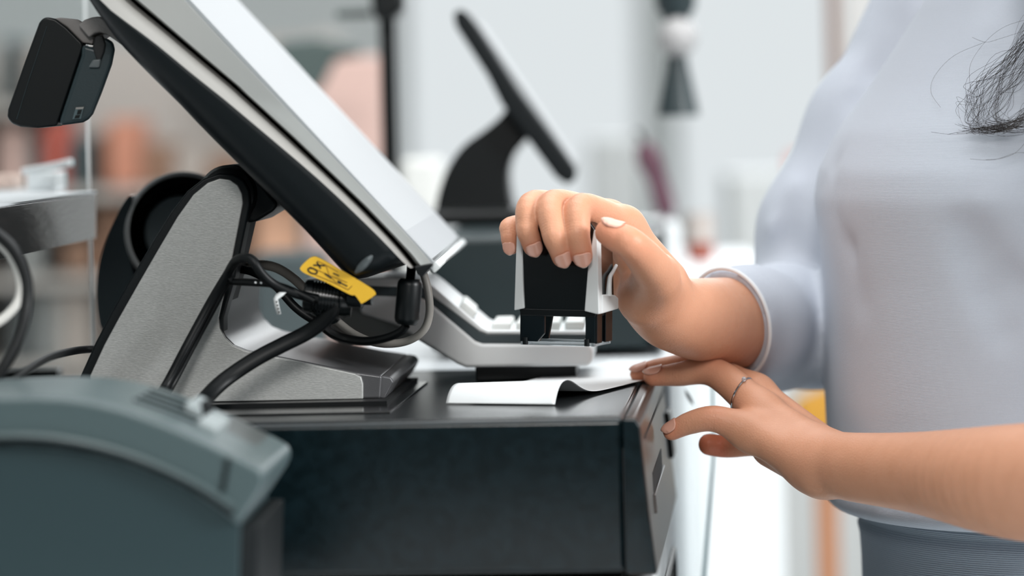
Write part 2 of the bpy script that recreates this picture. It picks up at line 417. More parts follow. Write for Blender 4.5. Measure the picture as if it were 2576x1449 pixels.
# stand: side plate, dark body, foot
YS = 1.912
plate = [(226, 946), (262, 868), (300, 798), (350, 710), (400, 624), (446, 546), (486, 490), (522, 460), (552, 449), (578, 452), (598, 466), (609, 488), (611, 512), (600, 570), (586, 640), (572, 710), (558, 765), (550, 800), (553, 826), (566, 850), (586, 869), (615, 881), (660, 892), (704, 900), (800, 920), (893, 940), (908, 948), (913, 966), (913, 1004), (700, 1008), (548, 1011), (240, 1013)]
stand_c = Vector((0, 0, 0))
obj('stand_plate', MB().prism(pxy(plate, YS), W(3, .004)), M_alu, mon, bevel=.0006, label='brushed grey metallic side plate')
armp = [(200, 950), (240, 862), (282, 782), (332, 695), (384, 608), (430, 534), (472, 480), (512, 449), (550, 436), (586, 438), (612, 452), (627, 478), (630, 512), (618, 572), (604, 640), (588, 712), (572, 764), (562, 800), (562, 1010), (200, 1012)]
obj('stand_arm', MB().prism(pxy(armp, YS + .002), W(3, .018)), M_black, mon, bevel=.0012)
arm2 = [(300, 900), (420, 700), (480, 560), (520, 500), (560, 470), (606, 468), (624, 492), (626, 520), (612, 580), (596, 650), (580, 720), (566, 770), (556, 810), (560, 930)]
obj('stand_arm_core', MB().prism(pxy(arm2, YS + .021), W(3, .05)), M_dark, mon, bevel=.001)
obj('stand_arm_far', MB().prism(pxy([(x + 8, y) for x, y in armp], YS + .066), W(3, .016)), mat('arm_grey', srgb(70, 72, 76), .4), mon, bevel=.0012)
neck = [(486, 470), (590, 412), (640, 440), (700, 512), (690, 530), (640, 560), (560, 560)]
obj('hinge_block', MB().prism(pxy(neck, YS + .012), W(3, .07)), M_black, mon, bevel=.002)
hub = MB().lathe([(.0001, -.001), (.009, 0), (.0135, .002), (.0150, .006), (.0150, .055)], P(570, 490, YS + .006), W(3, 1), n=40)
obj('hinge_hub', hub, M_black_sm, mon)
foot = [(210, 1010), (240, 930), (360, 880), (562, 700), (556, 780), (556, 818), (568, 846), (590, 868), (620, 880), (660, 889), (704, 897), (800, 916), (892, 934), (962, 944), (958, 1004), (700, 1009), (400, 1012)]
footW = W(3, .165)
obj('stand_foot', MB().prism(pxy(foot, YS + .003), footW), M_graymet, mon, bevel=.0016, label='dark metallic foot with a curved hollow')
# sloped nose of the foot
a0, a1, a2 = P(958, 943, YS + .004), P(962, 952, YS + .004), P(955, 1004, YS + .004)
ns = MB().prism([a0, P(984, 948, YS + .006), P(992, 962, YS + .006), P(968, 1004, YS + .006), a2], footW)
obj('foot_nose', ns, M_graymet, mon, bevel=.002)
obj('base_mat', MB().box(Vector((P(300, 1000, 1.87).x, 1.858, 1.0003)), Vector((P(984, 1000, 1.87).x - P(300, 1000, 1.87).x, -.004, 0)), W(4, .20), Vector((0, 0, .0009))), M_gloss, mon, bevel=.0003)
obj('foot_pad', MB().box(Vector((P(420, 1000, 1.90).x, 1.900, 1.0012)), Vector((P(974, 1000, 1.90).x - P(420, 1000, 1.90).x, -.004, 0)), W(4, .165), Vector((0, 0, max(.0004, P(700, 1009, YS).z - 1.0012)))), M_rubber, mon, smooth=False)

# rear customer display hanging from the screen back
fr = [(118, 42), (140, 47), (168, 68), (206, 106), (210, 116), (206, 132), (150, 300), (142, 317), (95, 322), (52, 319), (30, 311), (18, 296), (20, 275), (60, 160), (98, 58), (106, 47)]
cd = obj('customer_display', MB().prism(pxy(fr, 1.9050), W(-3, .05)), M_black_sm, mon, bevel=.004, seg=5, label='black rounded rear display box')
rc = [(207, 112), (236, 120), (262, 92), (286, 106), (289, 124), (282, 160), (256, 232), (234, 286), (222, 300), (208, 308), (150, 316), (152, 298), (205, 140)]
obj('rear_case', MB().prism(pxy(rc, 1.9000), W(-6, .045)), mat('teal_black', srgb(34, 48, 52), .4, bump=(900, .12, .0004)), cd, bevel=.002, seg=4)
obj('hinge_slot', MB().prism(pxy([(232, 118), (240, 90), (258, 88), (266, 112), (262, 132), (254, 152), (246, 160), (238, 138)], 1.8985), W(2, .004)), M_dark, cd, bevel=.001)
obj('slot_floor', MB().prism(pxy([(222, 170), (233, 150), (254, 148), (250, 170)], 1.8980), W(2, .003)), mat('slot_grey', srgb(92, 98, 100), .35), cd, bevel=.0008)
obj('top_panel', MB().prism(pxy([(134, 47), (152, 44), (198, 49), (208, 58), (236, 92), (234, 112), (208, 108), (168, 68)], 1.907), W(-4, .03)), mat('case_top', srgb(120, 116, 114), .5), cd, bevel=.0008)
obj('seam', MB().tube([P(118, 66, 1.9045), P(100, 120, 1.9045), P(70, 210, 1.9045), P(42, 300, 1.9045)], .00018, n=6), MATS['teal_black'], cd)
arm = [(196, 62), (212, 50), (232, 43), (250, 41), (268, 52), (290, 82), (312, 118), (292, 103), (270, 88), (252, 81), (238, 84), (224, 94)]
obj('hinge_arm', MB().prism(pxy(arm, 1.9020), W(2, .06)), mat('arm_silver', srgb(128, 124, 122), .5, bump=(900, .4, .0005)), mon, bevel=.001, label='textured grey hinge arm')
sk = MB().prism(pxy([(191, 270), (211, 269), (203, 299), (182, 300)], 1.8992), W(2, .0004))
so = obj('sticker', sk, mat('sticker_film', srgb(82, 98, 102), .3), cd, smooth=False)
for q in ([(191, 270), (211, 269), (209, 274), (190, 275)], [(196, 277), (206, 276), (203, 287), (193, 288)], [(190, 290), (202, 289), (199, 297), (187, 298)]):
    obj('sticker_print', MB().prism(pxy(q, 1.8989), W(2, .0002)), M_ridge if q[0] == (191, 270) else M_black_sm, so, smooth=False)

# ------------------------------------------------------------------ round black unit behind the stand
YR = 2.115
rd = thing('countertop_scanner', 'round glossy black countertop unit with circular dish behind the grey stand', 'scanner', P(420, 930, YR))
k = YR / FPX
ax = Vector((.30, -.95, .12))
dish = MB().lathe([(145 * k, .030), (150 * k, .012), (152 * k, 0), (149 * k, -.004), (142 * k, -.004), (134 * k, .000), (118 * k, .005), (100 * k, .0075), (96 * k, .0078), (.0001, .0078)], P(462, 585, YR), -ax, n=64, caps=False)
obj('dish', dish, M_gloss, rd, angle=50)
obj('dish_rim', MB().lathe([(153 * k, .003), (154 * k, -.002), (151 * k, -.0052), (144 * k, -.0055), (141 * k, -.0035)], P(462, 585, YR), -ax, n=64, caps=False), mat('rim_grey', srgb(150, 152, 152), .3), rd, angle=60)
obj('dish_plate', MB().lathe([(.0001, .0020), (92 * k, .0020), (96 * k, .0050)], P(462, 585, YR), -ax, n=48), mat('plate_grey', srgb(96, 106, 110), .4), rd, angle=50)
sh = smoothpoly([(322, 494), (300, 528), (272, 590), (252, 650), (243, 720), (246, 790), (262, 838), (330, 900), (380, 900), (356, 760), (333, 680), (322, 620), (324, 560), (330, 500)], 4)
obj('shell', MB().prism(pxy(sh, YR - .012), W(6, .05)), mat('shell_black', srgb(30, 40, 44), .25), rd, bevel=.003, seg=4)
obj('post', MB().lathe([(.028, PZ(0, 0, 0).z if False else 0), (.028, .01), (.016, .02), (.014, .07), (.02, .09)], Vector((P(440, 900, YR + .03).x, YR + .03, .9995)), n=32), M_black_sm, rd)
shl = Vector((P(440, 900, YR + .03).x, YR + .03, 0))

# ------------------------------------------------------------------ card payment terminal (white wedge with keys)
YC = 2.045
pp = thing('card_terminal', 'white card payment keypad with sloped neck standing behind the stamp', 'card terminal', P(1270, 945, YC + .04))
Wp = W(2.5, .085)
low = [(905, 742), (1060, 748), (1085, 764), (1196, 858), (1214, 864), (1484, 866), (1492, 884), (1490, 908), (1482, 921), (1172, 925), (1150, 916), (1052, 856), (1000, 820), (905, 790)]
obj('body', MB().prism(pxy(low, YC), Wp), M_white, pp, bevel=.0025, seg=4)
strp = [(905, 716), (1066, 722), (1086, 742), (1208, 834), (1226, 840), (1482, 841), (1485, 868), (1212, 865), (1192, 857), (1082, 764), (1058, 750), (905, 744)]
obj('grey_band', MB().prism(pxy(strp, YC + .0012), Wp), M_stripe, pp, bevel=.001, label='dark grey band')
topp = [(760, 706), (800, 699), (1010, 700), (1070, 706), (1092, 722), (1212, 824), (1228, 831), (1478, 832), (1480, 842), (1226, 841), (1206, 834), (1084, 743), (1064, 723), (980, 722), (905, 718)]
obj('top_cover', MB().prism(pxy(topp, YC + .0006), Wp), M_white, pp, bevel=.001)
obj('neck_cap', MB().prism(pxy(smoothpoly([(800, 722), (850, 735), (900, 728), (960, 730), (1010, 745), (1050, 790), (1050, 852), (990, 868), (900, 868), (850, 860), (820, 830)], 3), YC + .012), Wp * .8), mat('cap_grey', srgb(150, 152, 150), .4), pp, bevel=.004, seg=4)
fk = MB(); fk.box(P(1195, 944, YC + .012), Vector((P(1440, 930, YC).x - P(1195, 930, YC).x, 0, 0)), Wp * .7, Vector((0, 0, P(1195, 921, YC).z - P(1195, 944, YC + .012).z)))
fk2 = MB(); zf = 1.0004
fk2.box(Vector((P(1195, 930, YC).x, YC + .014, zf)), Vector((P(1450, 930, YC).x - P(1195, 930, YC).x, 0, 0)), Wp * .7, Vector((0, 0, P(1300, 921, YC).z - zf)))
obj('foot', fk2, M_black_sm, pp, bevel=.001)
for i in range(4):
    for j in range(3):
        x0 = 1238 + i * 62; yv = YC + .009 + j * .025
        z0 = P(1300, 833, YC).z
        c = Vector((P(x0 + 20, 833, YC).x + (yv - YC) * .04, yv, z0))
        kb = MB().box(c + Vector((-.0050, 0, -.001)), (.0105, 0, 0), (0, .017, 0), (0, 0, .0052))
        obj('key', kb, M_key, pp, bevel=.0014, seg=3)
for j in range(3):
    yv = YC + .009 + j * .025
    c = P(1172, 790, YC); c = Vector((c.x, yv, c.z + .0005)); d1 = (P(1212, 824, YC) - P(1092, 722, YC)).normalized(); d2 = Vector((-d1.z, 0, d1.x))
    if d2.z < 0: d2 = -d2
    obj('key', MB().box(c - d1 * .005 - d2 * .001, d1 * .010, (0, .017, 0), d2 * .0048), M_key, pp, bevel=.0014)

# ------------------------------------------------------------------ front receipt printer
YP = 1.60
pr = thing('receipt_printer', 'dark grey receipt printer with domed lid in the near left corner', 'receipt printer', Vector((P(200, 1449, YP).x, YP + .06, ZB)))
Wq = Vector((.0047, .122, 0))
lid = [(-260, 1022), (-120, 1006), (0, 1000), (90, 998), (165, 1001), (240, 1012), (310, 1030), (390, 1058), (455, 1085), (520, 1114), (575, 1141), (622, 1164), (650, 1180), (661, 1192), (663, 1214), (652, 1238), (606, 1308), (598, 1322), (560, 1290), (480, 1236), (400, 1196), (300, 1160), (200, 1136), (100, 1124), (0, 1120), (-260, 1140)]
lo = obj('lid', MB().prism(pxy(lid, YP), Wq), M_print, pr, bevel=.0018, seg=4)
fc = [(-260, 1120), (0, 1112), (100, 1116), (200, 1128), (300, 1152), (400, 1188), (480, 1228), (560, 1282), (604, 1316), (600, 1450), (598, 1585), (-260, 1570)]
fcw = [P(x, y, YP + .004) for x, y in fc]
for i in (-1, -2): fcw[i].z = ZB + .0005
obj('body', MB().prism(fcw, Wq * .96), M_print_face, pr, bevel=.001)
sd = [P(604, 1322, YP + .006), P(598, 1585, YP + .006), P(640, 1585, YP + .012), P(650, 1322, YP + .012)]
sd[1].z = sd[2].z = ZB + .0005
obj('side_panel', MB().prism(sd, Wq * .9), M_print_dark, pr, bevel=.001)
rb = MB(); rb.tube([P(x, y, YP - .0006) for x, y in [(-260, 1110), (0, 1096), (80, 1096), (160, 1104), (260, 1124), (350, 1152), (440, 1190), (520, 1232), (590, 1278)]], .0013, n=8)
obj('lid_ridge', rb, M_print, lo)
gr = MB(); gr.tube([P(x, y, YP - .0002) for x, y in [(-260, 1124), (0, 1112), (80, 1113), (160, 1120), (260, 1138), (350, 1164), (440, 1202), (520, 1246), (588, 1292)]], .0012, n=8)
obj('lid_groove', gr, M_print_dark, lo)
for y0 in (0,):
    obj('paper_door_gap', MB().prism(pxy([(568, 1150), (580, 1154), (566, 1236), (552, 1242)], YP - .0004), (0, .001, 0)), M_print_dark, lo, smooth=False)
# top details: release lever, ribs, notch near the rear edge
def onlid(px, f, up=0.0):      # point on the lid top at front-edge pixel px, depth fraction f
    xs = [q[0] for q in lid[:14]]; ys = [q[1] for q in lid[:14]]
    p = P(px, float(np.interp(px, xs, ys)), YP) + Wq * f; p.z += up; return p
for f in (.35, .5, .65, .8):
    rbm = MB().tube([onlid(x, f, .0003) for x in range(300, 470, 20)], .0007, n=6, smooth=2)
    obj('rib', rbm, M_print_dark, lo)
lev = MB()
for a, b, f0, f1, h in ((415, 455, .55, .95, .004), (470, 520, .3, .7, .003)):
    lev.prism([onlid(a, f0, -.001), onlid(b, f0, -.001), onlid(b, f0, h), onlid(a, f0, h)], Wq * (f1 - f0))
obj('release_lever', lev, mat('lever_grey', srgb(138, 146, 147), .4), lo, bevel=.001)
nt_ = MB().prism([onlid(445, .62, -.001), onlid(468, .62, -.001), onlid(468, .62, .0055), onlid(452, .62, .0065)], Wq * .2)
obj('lever_notch', nt_, M_print_dark, lo, bevel=.0006)
obj('corner_cap', MB().prism([onlid(500, .55, .0002), onlid(600, .5, .0002), onlid(640, .5, -.001), onlid(640, .5, -.004), onlid(500, .55, -.004)], Wq * .47), mat('cap_dark', srgb(60, 66, 66), .35), lo, bevel=.001)
# ------------------------------------------------------------------ cables
def cable(name, label, pts, r, m, cat='cable', n=10, group=None, flat=1.0, flatdir=None):
    return tag(obj(name, MB().tube([P(*p) for p in pts], r, n=n, flat=flat, flatdir=flatdir), m, angle=60), label, cat, group)
cable('cable', 'thin black twin cable looping over the grey stand to the printer', [(380, 1010, 1.8600), (412, 978, 1.8860), (470, 870, 1.8920), (530, 760, 1.8960), (572, 690, 1.8920), (590, 660, 1.8840), (612, 649, 1.8760), (636, 657, 1.8720), (660, 690, 1.8720), (690, 716, 1.8740), (740, 738, 1.8760), (800, 752, 1.8780)], .0024, M_rubber)
cable('cable', 'second strand running beside the twin cable down the stand plate', [(396, 1012, 1.8600), (424, 984, 1.8900), (482, 876, 1.8980), (534, 780, 1.8980), (568, 716, 1.8960), (582, 700, 1.8920)], .0019, M_rubber)
tc = cable('power_lead', 'black lead printed with tiny white letters entering the ribbed plug', [(560, 706, 1.9020), (584, 708, 1.8940), (640, 711, 1.8860), (690, 716, 1.8800), (740, 733, 1.8760), (790, 757, 1.8760)], .0019, M_rubber)
for i, (x, y) in enumerate([(640, 712), (654, 713), (668, 714), (694, 718), (704, 721), (714, 724), (722, 727), (744, 735), (754, 739)]):
    p = P(x, y, 1.8825 - (.003 if x < 660 else .0055 if x < 730 else .0062))
    obj('printed_letter', MB().box(p, (.0009, 0, -.0003), (0, .0003, 0), (.0002, 0, .0008)), M_white, tc, smooth=False)
cable('flat_cable', 'thick flat black cable sagging in front of the grey stand foot', [(470, 1060, 1.8200), (505, 1016, 1.8600), (560, 960, 1.8780), (640, 905, 1.8840), (710, 868, 1.8860), (770, 838, 1.8860), (812, 808, 1.8840), (836, 780, 1.8820), (846, 760, 1.8820)], .0041, M_rubber, flat=.55, flatdir=(0, 1, 0))
# ribbed plug
pl = thing('ribbed_plug', 'black ribbed cable plug hanging under the tilted touchscreen', 'plug', P(835, 795, 1.8870))
c0, c1 = P(764, 744, 1.8870), P(896, 760, 1.8870); d = (c1 - c0)
prof = [(.0001, 0), (.0072, 0), (.0082, .001)]
for i in range(9):
    h = .0035 + i * .0016; prof += [(.0084, h), (.0084, h + .0008), (.0075, h + .0010), (.0075, h + .0014)]
prof += [(.0086, .0185), (.0088, .0215), (.0080, .0235), (.0080, .0245), (.0001, .0245)]
obj('ribbed_sleeve', MB().lathe(prof, c0, d, n=32), M_plug, pl, angle=30)
obj('socket_knob', MB().lathe([(.0001, .019), (.0042, .019), (.0046, .022), (.0046, .026), (.0030, .027), (.0030, .031), (.0001, .031)], P(782, 748, 1.8805), P(905, 752, 1.8830) - P(782, 748, 1.8870), n=24), M_plug, pl, angle=40)
obj('strain_relief', MB().tube([P(782, 756, 1.8870), P(800, 770, 1.8870), P(830, 790, 1.8900), P(838, 800, 1.8920)], [.004, .0052, .0052, .0046], n=12), M_plug, pl)
# yellow tag with writing
tgY = 1.8740
def TG(px, py): return P(px, py, tgY - .006)
yt = thing('warning_tag', 'yellow warning tag with black X and O by the ribbed plug', 'tag', P(850, 760, tgY))
ty = smoothpoly([(786, 646), (804, 649), (860, 680), (930, 722), (945, 737), (940, 745), (912, 763), (906, 760), (893, 743), (880, 741), (820, 710), (772, 690), (757, 680), (756, 672), (772, 655)], 3)
obj('tag_body', MB().prism([TG(*p) for p in ty], (0, .0004, 0)), M_yellow, yt, smooth=False)
def stroke(mb, pts, wpx):
    for (a, b) in zip(pts[:-1], pts[1:]):
        dx, dy = b[0] - a[0], b[1] - a[1]; l = math.hypot(dx, dy); nx, ny = -dy / l * wpx / 2, dx / l * wpx / 2
        mb.prism([TG(a[0] + nx, a[1] + ny) - Vector((0, .0002, 0)), TG(b[0] + nx, b[1] + ny) - Vector((0, .0002, 0)), TG(b[0] - nx, b[1] - ny) - Vector((0, .0002, 0)), TG(a[0] - nx, a[1] - ny) - Vector((0, .0002, 0))], (0, .0003, 0))
    return mb
obj('letter_x', stroke(stroke(MB(), [(797, 659), (807, 676)], 4), [(788, 667), (818, 668)], 4), M_ink, yt, smooth=False)
oc = [(786.5 + 11.5 * math.cos(a) , 681.5 + 6.5 * math.sin(a) + 3.2 * math.cos(a)) for a in np.linspace(0, 2 * math.pi, 25)]
obj('letter_o', stroke(MB(), oc, 4), M_ink, yt, smooth=False)
fr_ = stroke(stroke(stroke(MB(), [(793, 691), (840, 711), (876, 729)], 1.6), [(876, 729), (886, 719)], 1.6), [(780, 671), (830, 693), (874, 711)], 1.4)
stroke(fr_, [(798, 656), (822, 668), (850, 684)], 1.4); stroke(fr_, [(820, 668), (828, 690)], 1.4); stroke(fr_, [(834, 698), (846, 712)], 1.4)
obj('frame_lines', fr_, M_thinink, yt, smooth=False)
pic = stroke(stroke(stroke(MB(), [(817, 688), (834, 700)], 4), [(849, 708), (858, 712)], 7), [(858, 712), (874, 720)], 3.4)
stroke(pic, [(838, 687), (853, 694)], 3)
obj('plug_pictogram', pic, M_ink, yt, smooth=False)
# little white cable label
wl = thing('cable_label', 'small white printed flag label clipped on the black lead', 'label', P(700, 770, 1.8750))
rows = [[P(704, 735, 1.8730), P(720, 736, 1.8730)], [P(694, 741, 1.8720), P(712, 744, 1.8720)], [P(688, 752, 1.8710), P(699, 753, 1.8710)], [P(691, 770, 1.8710), P(702, 769, 1.8710)], [P(697, 791, 1.8710), P(707, 790, 1.8710)]]
obj('label_strip', MB().sheet(rows), M_offwhite, wl, solid=.0003)
for i in range(4):
    x, y = 693.5 + i * 2.0, 757 + i * 8.5
    obj('label_print', MB().prism(pxy([(x, y), (x + 4, y - .5), (x + 5, y + 5), (x + 1.4, y + 5.5)], 1.8707), (0, .0001, 0)), M_ink, wl, smooth=False)
# ferrite bead cable
fb = thing('ferrite_cable', 'black cable with fat ferrite bead dangling below the screen corner', 'cable', P(1026, 820, 1.8900))
c0, c1 = P(1032, 702, 1.8860), P(1022, 822, 1.8860)
obj('ferrite_bead', MB().lathe([(.0001, 0), (.0048, 0), (.0060, .0014), (.0063, .003), (.0063, .0195), (.0058, .0215), (.0044, .0228), (.0001, .0228)], c0, c1 - c0, n=32), M_black_sm, fb, angle=40)
obj('cord', MB().tube([P(1034, 640, 1.9100), P(1034, 680, 1.8920), P(1032, 704, 1.8860)], .0024), M_rubber, fb)
obj('cord', MB().tube([P(1022, 818, 1.8860), P(1008, 834, 1.8880), P(970, 850, 1.8920), (P(920, 858, 1.8980)), P(870, 852, 1.9020), P(830, 836, 1.9000), P(805, 812, 1.8960), P(790, 780, 1.8940)], .0022), M_rubber, fb)
cable('cable', 'grey cable loop hanging around the black ferrite bead', [(1046, 640, 1.9400), (1066, 690, 1.9320), (1078, 740, 1.9300), (1080, 790, 1.9300), (1066, 830, 1.9300), (1030, 856, 1.9320), (980, 865, 1.9360), (930, 858, 1.9440), (880, 834, 1.9500), (840, 800, 1.9550)], .0021, M_greycable)
cable('cable', 'grey cable arching behind the ribbed plug from the stand arm', [(590, 690, 1.9900), (640, 668, 1.9850), (690, 672, 1.9800), (740, 702, 1.9750), (790, 752, 1.9700), (850, 812, 1.9650), (900, 850, 1.9600)], .0026, M_greycable)
cable('cable', 'black cord crossing behind the ribbed plug toward the foot hollow', [(600, 676, 1.9600), (640, 686, 1.9400), (690, 716, 1.9300), (740, 770, 1.9280), (780, 800, 1.9260), (830, 826, 1.9240)], .0022, M_rubber)
cable('cable', 'big black cable loop at the left edge below the dark shelf', [(-60, 560, 1.78), (-10, 588, 1.77), (36, 632, 1.762), (66, 700, 1.756), (66, 770, 1.75), (46, 850, 1.746), (8, 925, 1.742), (-30, 985, 1.74)], .0029, M_rubber)
cable('cable', 'white cable loop at the left edge inside the black loop', [(-70, 590, 1.80), (-10, 606, 1.79), (32, 650, 1.782), (52, 710, 1.778), (44, 760, 1.776), (10, 800, 1.774), (-40, 830, 1.772)], .0022, M_whitecable)
cable('cable', 'short black cable arc between the printer and the grey stand', [(30, 965, 1.76), (70, 930, 1.79), (120, 900, 1.84), (180, 884, 1.93), (220, 879, 1.99), (250, 880, 2.03), (300, 890, 2.05)], .0020, M_rubber)

# ------------------------------------------------------------------ self-inking stamp
TH = math.radians(20)
so = P(1400, 870, 1.915)
stx = Vector((math.cos(TH), -math.sin(TH), -.028)).normalized()
sty = Vector((math.sin(TH), math.cos(TH), 0)); stz = stx.cross(sty).normalized(); sty = stz.cross(stx)
SW, SD = .0228, .0290     # half width, depth
def S(x, y, z): return so + stx * x + sty * y + stz * z
stp = thing('self_inking_stamp', 'black and white self-inking stamp gripped in the right hand', 'stamp', so)
mm = .001 * 1.04
H = .063
core = MB(); hw0, hw1 = SW - .0012, SW - .0026
fprof = [(-hw0, .0178), (hw0, .0178), (hw1, H - .004), (hw1 - .003, H), (-hw1 + .003, H), (-hw1, H - .004)]
core.prism([S(x, .0012, z) for x, z in fprof], sty * (SD - .0024))
obj('body', core, M_gloss, stp, bevel=.0008, label='glossy black body')
def sp(mb, pts, y0, dy): return mb.prism([S(x, y0, z) for x, z in pts], sty * dy)
fl = MB(); sp(fl, [(-SW, .0174), (-SW + .0053, .0186), (-SW + .0040, H - .014), (-SW + .0030, H - .006), (-SW + .0012, H - .006)], -.0004, .007)
obj('white_pillar', fl, M_offwhite, stp, bevel=.0005)
fl = MB(); sp(fl, [(SW - .0078, .0180), (SW - .0012, .0166), (SW, .0166), (SW - .0012, H - .004), (SW - .0030, H - .004), (SW - .0060, .040)], -.0006, .0062)
obj('white_pillar', fl, M_offwhite, stp, bevel=.0005)
# side plate on the right: skirt, curved strap
sk = MB().prism([S(SW - .0022, y, z) for y, z in [(.004, .0166), (SD + .0006, .0176), (SD + .0006, .0232), (SD - .004, .0248), (.018, .0256), (.004, .0262)]], stx * .0026)
obj('white_skirt', sk, M_offwhite, stp, bevel=.0007)
cs = MB().tube([S(SW + .0001, .0145, .0250), S(SW + .0001, .0150, .0300), S(SW - .0002, .0175, .0345), S(SW - .0006, .0235, .0370), S(SW - .0008, SD, .0398)], [.0016, .0013, .0011, .0010, .0009], n=10)
obj('white_strap', cs, M_offwhite, stp)
bk = MB().prism([S(SW - .003, SD - .001, z) for z in (.0176, .060)] + [S(-SW + .003, SD - .001, z) for z in (.060, .0176)], sty * .0016)
obj('white_back', bk, M_offwhite, stp, bevel=.0005)
# base frame
bs = thing_base = None
bw, bd = SW - .0030, SD - .004
for x0, x1 in ((-bw, -bw + .0125), (bw - .0052, bw)):
    fr0 = MB()
    sp(fr0, [(x0, .0015), (x1 - (.004 if x0 < 0 else 0), .0015), (x1, .0060), (x1, .0172), (x0, .0172)], .002, .0024)
    obj('base_post', fr0, M_trans, stp, bevel=.0005); fr0 = MB()
    sp(fr0, [(x0, .0015), (x1 - (.006 if x0 < 0 else 0), .0015), (x1 - (.003 if x0 < 0 else 0), .0172), (x0, .0172)], bd, .0024)
    obj('base_post', fr0, M_trans, stp, bevel=.0005)
obj('base_top', sp(MB(), [(-bw, .0148), (bw, .0148), (bw + .0016, .0182), (-bw - .0010, .0182)], .0016, bd + .001), M_black_sm, stp, bevel=.0005)
obj('base_side', MB().prism([S(bw - .0012, y, z) for y, z in [(.0025, .0014), (.0105, .0014), (.0105, .0168), (.0025, .0168)]], stx * .0022), M_gloss, stp, bevel=.0004)
obj('base_side', MB().prism([S(bw - .0012, y, z) for y, z in [(.0160, .0014), (bd + .002, .0014), (bd + .002, .0168), (.0160, .0168)]], stx * .0022), M_gloss, stp, bevel=.0004)
obj('base_side', MB().prism([S(-bw - .0008, y, z) for y, z in [(.0025, .0014), (bd + .002, .0014), (bd + .002, .0168), (.0025, .0168)]], stx * .0020), M_trans, stp, bevel=.0004)
rl = MB(); sp(rl, [(-bw, 0), (bw, 0), (bw, .0017), (-bw, .0017)], .0014, .0024); sp(rl, [(-bw, 0), (bw, 0), (bw, .0017), (-bw, .0017)], bd, .0024)
rl.prism([S(bw - .002, .002, 0), S(bw - .002, bd, 0), S(bw - .002, bd, .0017), S(bw - .002, .002, .0017)], stx * .002)
rl.prism([S(-bw, .002, 0), S(-bw, bd, 0), S(-bw, bd, .0017), S(-bw, .002, .0017)], stx * .002)
obj('clear_rail', rl, M_clearp, stp, bevel=.0003, label='clear plastic foot rail')
for x in (-bw + .0006, bw - .0060):
    obj('corner_pin', MB().lathe([(.0001, 0), (.0014, 0), (.0014, .0036), (.0001, .0036)], S(x + .002, .0012, .0002), stz, n=12), M_black_sm, stp)
obj('front_window', sp(MB(), [(-bw + .010, .0020), (bw - .0052, .0020), (bw - .0052, .0150), (-bw + .012, .0150)], .0028, .0006), M_clear, stp, smooth=False)
# ------------------------------------------------------------------ left dark shelf and acrylic screen
t = thing('shelf', 'dark wood-grain shelf board with white top at the left edge', 'shelf', P(120, 600, 2.1))
M_wood = mat('black_wood', srgb(14, 14, 15), .20, spec=.5, bump=(1, .35, .0006, (300, 28, 420)), mottle=(1, srgb(30, 28, 27), (200, 18, 300)))
y1, y2 = 1.86, 2.185
fA, fB = P(-20, 528, y1), P(242, 486, y2); gA, gB = P(-20, 670, y1), P(242, 605, y2)
gB.z = fB.z - .0262; gA.z = gB.z; fA.z = fB.z
LW = Vector((-.30, 0, 0))
dv = fB - fA
obj('board', MB().prism([fA, gA, gA + LW, fA + LW], dv), M_wood, t, bevel=.0006)
obj('top_skin', MB().prism([fA + Vector((.0004, 0, .0001)), fA + Vector((.0004, 0, .0012)), fA + LW + Vector((0, 0, .0012)), fA + LW + Vector((0, 0, .0001))], dv), M_counter, t, smooth=False, label='white laminate top')
yA = 2.20
t = thing('acrylic_screen', 'clear acrylic sneeze guard with bright edge beside the dark shelf', 'screen guard', P(100, 900, yA))
e0 = P(236, 900, yA)
obj('sheet', MB().aabb(e0.x - .40, e0.x - .0016, yA, yA + .004, .999, 1.55), M_clear, t, smooth=False)
obj('bright_edge', MB().aabb(e0.x - .0015, e0.x, yA - .0002, yA + .0042, .999, 1.55), M_edge, t, bevel=.0004)
obj('clamp', MB().aabb(e0.x - .40, e0.x - .02, yA - .012, yA + .016, .97, 1.003), M_black_sm, t, bevel=.001)
obj('clamp_post', MB().aabb(e0.x - .3, e0.x - .26, yA + .005, yA + .030, 0, .971), M_black_sm, t, bevel=.001)
for nm, lb, q, c, yy in (('paper_box', 'small white box on the dark shelf behind acrylic', (68, 142, 432, 480), M_white, 2.32), ('paper_box', 'small pinkish box on the shelf at the left edge', (-60, 34, 440, 482), mat('pink_card', srgb(205, 180, 168), .7), 2.36)):
    a = P(q[0], q[3], yy); b = P(q[1], q[2], yy)
    tag(obj(nm, MB().aabb(a.x, b.x, yy, yy + .05, fB.z + .001, b.z), c, bevel=.001), lb, 'box')
a = P(50, 436, 2.28); b = P(176, 402, 2.28)
tag(obj('price_holder', MB().prism(pxy([(52, 424), (120, 412), (174, 400), (176, 418), (118, 432), (54, 440)], 2.28), (0, .02, 0)), M_white, bevel=.001), 'slanted white price strip holder lying on the small boxes', 'price holder')
tag(obj('back_shelf', MB().aabb(a.x - .12, P(60, 480, 2.21).x, 2.21, 2.42, fB.z - .03, fB.z - .0005), M_counter, bevel=.001), 'white ledge behind acrylic continuing the dark shelf', 'shelf')
